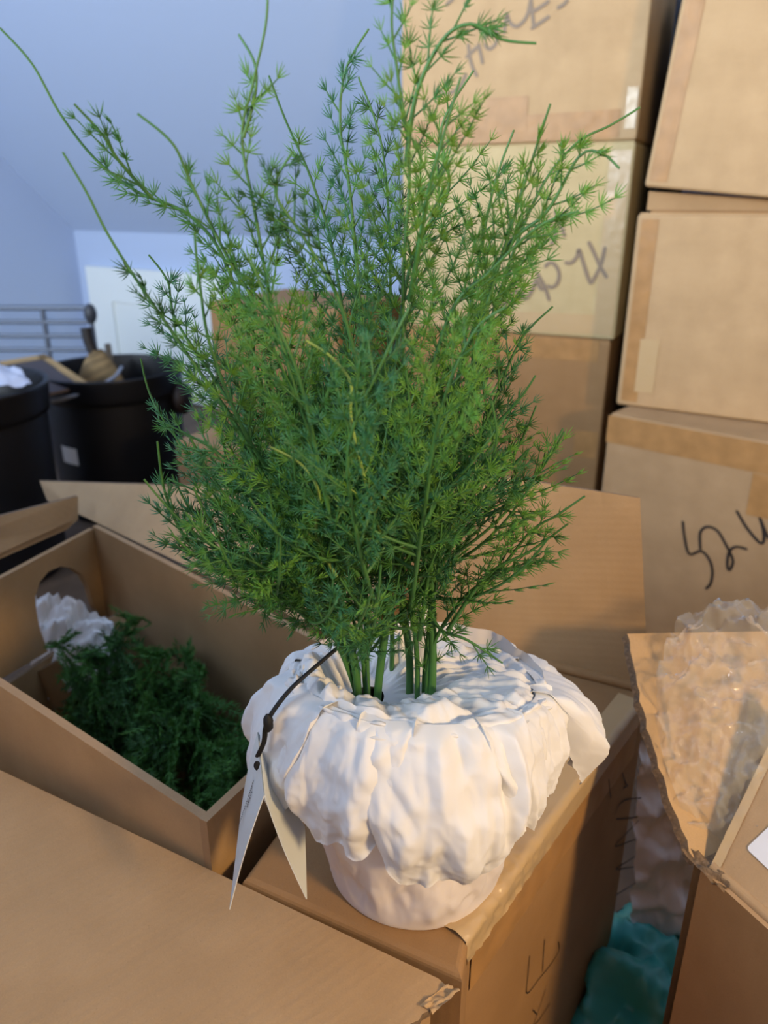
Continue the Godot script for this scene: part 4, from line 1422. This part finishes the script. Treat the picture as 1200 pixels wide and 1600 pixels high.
		[0.10, 0.90, 0.038, 0.0016, 1, [Vector3(0.0129, 0.8449, -0.4000), Vector3(0.0203, 0.8952, -0.3800), Vector3(0.0240, 0.9108, -0.3750), Vector3(0.0323, 0.9399, -0.3700)]],
		[0.10, 0.90, 0.032, 0.0016, 2, [Vector3(-0.0499, 0.7183, -0.4300), Vector3(-0.0957, 0.7937, -0.4400), Vector3(-0.1174, 0.8290, -0.4450), Vector3(-0.1212, 0.8494, -0.4500), Vector3(-0.1303, 0.8637, -0.4500)]],
		[0.25, 0.95, 0.046, 0.0020, 3, [Vector3(0.0052, 0.6313, -0.4600), Vector3(0.0000, 0.6940, -0.4900), Vector3(0.0041, 0.8213, -0.5000), Vector3(0.0000, 0.9137, -0.5000), Vector3(-0.0145, 0.9567, -0.5000)]],
		[0.25, 0.95, 0.046, 0.0020, 0, [Vector3(-0.0106, 0.6653, -0.4000), Vector3(-0.0259, 0.7396, -0.3600), Vector3(-0.0375, 0.8149, -0.3450), Vector3(-0.0494, 0.8493, -0.3400), Vector3(-0.0562, 0.8701, -0.3400)]],
		[0.25, 0.95, 0.042, 0.0018, 1, [Vector3(0.0158, 0.6696, -0.4000), Vector3(0.0194, 0.7396, -0.3600), Vector3(0.0259, 0.8044, -0.3400), Vector3(0.0383, 0.8392, -0.3350), Vector3(0.0506, 0.8505, -0.3300)]],
		[0.25, 0.95, 0.042, 0.0018, 2, [Vector3(-0.0038, 0.6653, -0.4000), Vector3(-0.0127, 0.7335, -0.3500), Vector3(-0.0157, 0.7894, -0.3300), Vector3(0.0000, 0.8302, -0.3250), Vector3(0.0105, 0.8512, -0.3250)]],
		[0.20, 0.95, 0.036, 0.0016, 0, [Vector3(-0.0157, 0.6372, -0.4100), Vector3(-0.0426, 0.6887, -0.3800), Vector3(-0.0661, 0.7181, -0.3600), Vector3(-0.0870, 0.7312, -0.3550), Vector3(-0.0969, 0.7506, -0.3500)]],
		[0.20, 0.95, 0.040, 0.0016, 3, [Vector3(0.0200, 0.6379, -0.4400), Vector3(0.0425, 0.6603, -0.4600), Vector3(0.0580, 0.7200, -0.4700), Vector3(0.0637, 0.7708, -0.4700), Vector3(0.0777, 0.8027, -0.4700)]],
		[0.15, 0.95, 0.034, 0.0015, 3, [Vector3(-0.0192, 0.6426, -0.4200), Vector3(-0.0501, 0.6640, -0.4100), Vector3(-0.0751, 0.6838, -0.4050), Vector3(-0.0981, 0.7108, -0.4000), Vector3(-0.1075, 0.7342, -0.4000)]],
		[0.15, 0.95, 0.036, 0.0015, 2, [Vector3(-0.0183, 0.6494, -0.4200), Vector3(-0.0564, 0.6939, -0.4100), Vector3(-0.0801, 0.7205, -0.4050), Vector3(-0.0992, 0.7399, -0.4000), Vector3(-0.1186, 0.7501, -0.4000)]],
		[0.15, 0.95, 0.040, 0.0015, 0, [Vector3(-0.0170, 0.6483, -0.4300), Vector3(-0.0467, 0.7015, -0.4300), Vector3(-0.0758, 0.7346, -0.4300), Vector3(-0.1003, 0.7583, -0.4300), Vector3(-0.1300, 0.7755, -0.4300)]],
		[0.15, 0.95, 0.040, 0.0015, 2, [Vector3(-0.0146, 0.6640, -0.4100), Vector3(-0.0350, 0.7176, -0.3850), Vector3(-0.0532, 0.7477, -0.3750), Vector3(-0.0711, 0.7652, -0.3700), Vector3(-0.0959, 0.7770, -0.3700)]],
		[0.10, 0.95, 0.030, 0.0014, 0, [Vector3(-0.0199, 0.6387, -0.4150), Vector3(-0.0378, 0.6631, -0.4000), Vector3(-0.0620, 0.6813, -0.3900), Vector3(-0.0784, 0.6961, -0.3850), Vector3(-0.0937, 0.7130, -0.3800)]],
		[0.15, 0.95, 0.040, 0.0015, 3, [Vector3(-0.0124, 0.6520, -0.4400), Vector3(-0.0396, 0.7273, -0.4500), Vector3(-0.0658, 0.7707, -0.4550), Vector3(-0.0883, 0.7931, -0.4600), Vector3(-0.1173, 0.8102, -0.4600)]],
		[0.10, 0.92, 0.030, 0.0014, 0, [Vector3(0.0277, 0.6436, -0.4300), Vector3(0.0383, 0.6975, -0.4200), Vector3(0.0593, 0.7243, -0.4150), Vector3(0.0805, 0.7373, -0.4100)]],
		[0.10, 0.92, 0.034, 0.0014, 1, [Vector3(0.0170, 0.6855, -0.4100), Vector3(0.0311, 0.7419, -0.3900), Vector3(0.0463, 0.7670, -0.3800), Vector3(0.0614, 0.7907, -0.3800)]],
		[0.30, 0.92, 0.040, 0.0018, 1, [Vector3(0.0000, 0.7521, -0.4500), Vector3(0.0146, 0.8555, -0.4600), Vector3(0.0352, 0.8959, -0.4600), Vector3(0.0308, 0.9275, -0.4600), Vector3(0.0467, 0.9545, -0.4600)]]]
	var trunk := []
	var idx := 0
	for q in plants:
		var hug := idx in [3, 4, 5, 6, 18]
		var loc := []
		if q[5][0].y < base.y + 0.185 and q[3] >= 0.002:
			loc.append(q[5][0] - base + Vector3(0, -0.06, 0.0))
		for p in q[5]:
			loc.append(p - base)
		var c := catmull(loc, 0.003)
		trunk.append(c)
		spray("stem", o, c, q[3], q[0], q[1], q[2], 0.0078, 0.0080, mats.stem_pale if idx in [12, 13] else mats.stem, mats.leaf[q[4]], rng.randf() * 1.2 - 0.6, 0.38, 0.55 if hug else 0.9)
		idx += 1
	# bare green canes
	for q in [[Vector3(0.0309, 0.6215, -0.4200), Vector3(0.0287, 0.6805, -0.4200), Vector3(0.0261, 0.7461, -0.4200)], [Vector3(-0.0041, 0.6005, -0.4100), Vector3(0.0019, 0.6596, -0.4100), Vector3(0.0045, 0.7103, -0.4100)], [Vector3(-0.0164, 0.5984, -0.4150), Vector3(-0.0214, 0.6387, -0.4150), Vector3(-0.0254, 0.6568, -0.4150)], [Vector3(0.0168, 0.6119, -0.4350), Vector3(0.0114, 0.6547, -0.4350), Vector3(0.0087, 0.6906, -0.4350)]]:
		var loc := [q[0] - base + Vector3(0, -0.06, 0)]
		for p in q:
			loc.append(p - base)
		var m := MB.new()
		m.tube(catmull(loc, 0.01), 0.0027, 0.0023, 8)
		put("cane", m, mats.stem, o)
	# inner sprays that fill the crown
	for k in 330:
		var c: PackedVector3Array = trunk[[0, 1, 3, 4, 7, 14, 15, 16, 17, 19, 20, 29, 30, 31, 32, 34, 35][rng.randi() % 17]]
		var p := c[int(c.size() * rng.randf_range(0.22, 0.62))]
		var az := rng.randf() * TAU
		var dir := Vector3(sin(az), rng.randf_range(0.0, 1.0), cos(az)).normalized()
		var len := rng.randf_range(0.07, 0.13)
		var sp := PackedVector3Array()
		var w := p
		for q in 34:
			sp.append(w)
			dir = (dir + Vector3(0, 0.035, 0)).normalized()
			w += dir * len / 33.0
		var e := (w - Vector3(-0.035, 0.235, 0.0)) / Vector3(0.150, 0.160, 0.12)
		if e.length() > 1.0:
			continue
		spray("frond", o, sp, 0.0012, 0.08, rng.randf_range(0.62, 0.98), 0.030, 0.0086, 0.0078, mats.stem, mats.leaf[rng.randi() % 4], rng.randf() * 2.0 - 1.0)

func tag() -> void:
	var o := thing("hang_tag", "folded white card tag hanging on a black string by the pot", "tag", Vector3.ZERO)
	var Rf: Vector3 = Vector3(-0.0765, 0.5923, -0.3850)
	var Rn: Vector3 = Vector3(-0.0690, 0.5735, -0.3520)
	var Lf: Vector3 = Vector3(-0.0884, 0.5394, -0.3720)
	var Ln: Vector3 = Vector3(-0.0910, 0.5038, -0.3350)
	var Nf: Vector3 = Vector3(-0.0501, 0.5249, -0.3780)
	var Nn: Vector3 = Vector3(-0.0467, 0.5006, -0.3450)
	var mt := flat(Color(0.80, 0.82, 0.81), 0.5)
	var k := 0
	for q in [[Rf, Rn, Ln, Lf], [Rn, Rf, Nf, Nn]]:
		var nu := 8
		var nv := 14
		var nn: Vector3 = (q[1] - q[0]).cross(q[3] - q[0]).normalized()
		var front := PackedVector3Array()
		var back := PackedVector3Array()
		for j in nv:
			for i in nu:
				var a := float(i) / (nu - 1)
				var b := float(j) / (nv - 1)
				var p: Vector3 = q[0].lerp(q[1], a).lerp(q[3].lerp(q[2], a), b)
				p += nn * (0.0012 if k == 0 else -0.0014) * (1.0 if nn.dot(Vector3(0, 0.892, 0) - q[0]) > 0 else -1.0) * sin(PI * b)
				front.append(p + nn * 0.0003)
				back.append(p - nn * 0.0003)
		var mb := MB.new()
		mb.grid(front, nu, nv, false)
		mb.grid(back, nu, nv, true)
		for j in nv - 1:
			for i in [0, nu - 1]:
				mb.quad(front[j * nu + i], front[(j + 1) * nu + i], back[(j + 1) * nu + i], back[j * nu + i])
		for i in nu - 1:
			mb.quad(front[(nv - 1) * nu + i], front[(nv - 1) * nu + i + 1], back[(nv - 1) * nu + i + 1], back[(nv - 1) * nu + i])
		put("leaf", mb, mt, o)
		k += 1
	# fine print on the left leaf: two lines of tiny script running down the card
	var ex := (Ln - Rn).normalized()
	var nn2 := (Rn - Rf).cross(Lf - Rf).normalized()
	var eye := Vector3(0, 0.892, 0)
	if nn2.dot(eye - Rf) < 0:
		nn2 = -nn2
	var pr := Node3D.new()
	pr.name = "print"
	o.add_child(pr)
	var org := Rf.lerp(Rn, 0.5).lerp(Lf.lerp(Ln, 0.5), 0.18)
	pr.transform = Transform3D(Basis(ex, nn2.cross(ex), nn2), org + nn2 * 0.0008)
	var r := RandomNumberGenerator.new()
	r.seed = 31
	for l in 2:
		var st := []
		var x := 0.006 if l == 0 else 0.0
		var end := 0.016 if l == 0 else 0.030
		while x < end:
			var w := r.randf_range(0.0008, 0.0016)
			var y0 := -0.0022 * l + 0.001
			st.append([Vector2(x, y0), Vector2(x + w * 0.3, y0 + r.randf_range(0.0004, 0.0013)), Vector2(x + w * 0.7, y0 - 0.0002), Vector2(x + w, y0 + r.randf_range(0.0, 0.0006))])
			x += w + (0.0009 if r.randf() < 0.2 else 0.0002)
		writing(st, 0.0004, pr, mats.ink_dark, 0.0006, "print_stroke")
	# hole and string
	var hl := Rf.lerp(Rn, 0.45).lerp(Lf.lerp(Ln, 0.45), 0.06)
	var hm := MB.new()
	hm = lump(hl + nn2 * 0.0012, Vector3(0.0022, 0.0035, 0.0012), 1, 0.0, 1.0, 14, 8)
	put("punched_hole", hm, flat(Color(0.05, 0.05, 0.05), 0.9), o)
	for s in 2:
		var c := MB.new()
		var dx := 0.0012 * s
		var path := []
		for q in [Vector3(-0.0758, 0.5848, -0.3720), Vector3(-0.0714, 0.5951, -0.3720), Vector3(-0.0696, 0.6066, -0.3720), Vector3(-0.0652, 0.6154, -0.3740), Vector3(-0.0545, 0.6263, -0.3820), Vector3(-0.0383, 0.6354, -0.3950), Vector3(-0.0266, 0.6393, -0.4080), Vector3(-0.0216, 0.6368, -0.4180)]:
			path.append(q + Vector3(dx, dx * 0.5, 0))
		c.tube(catmull(path, 0.004), 0.0011, 0.0011, 6)
		put("string", c, flat(Color(0.02, 0.02, 0.025), 0.7), o)
	put("knot", lump(Vector3(-0.0674, 0.6096, -0.3710), Vector3(0.0028, 0.006, 0.0028), 2, 0.0006, 100.0, 14, 10), flat(Color(0.02, 0.02, 0.025), 0.7), o)
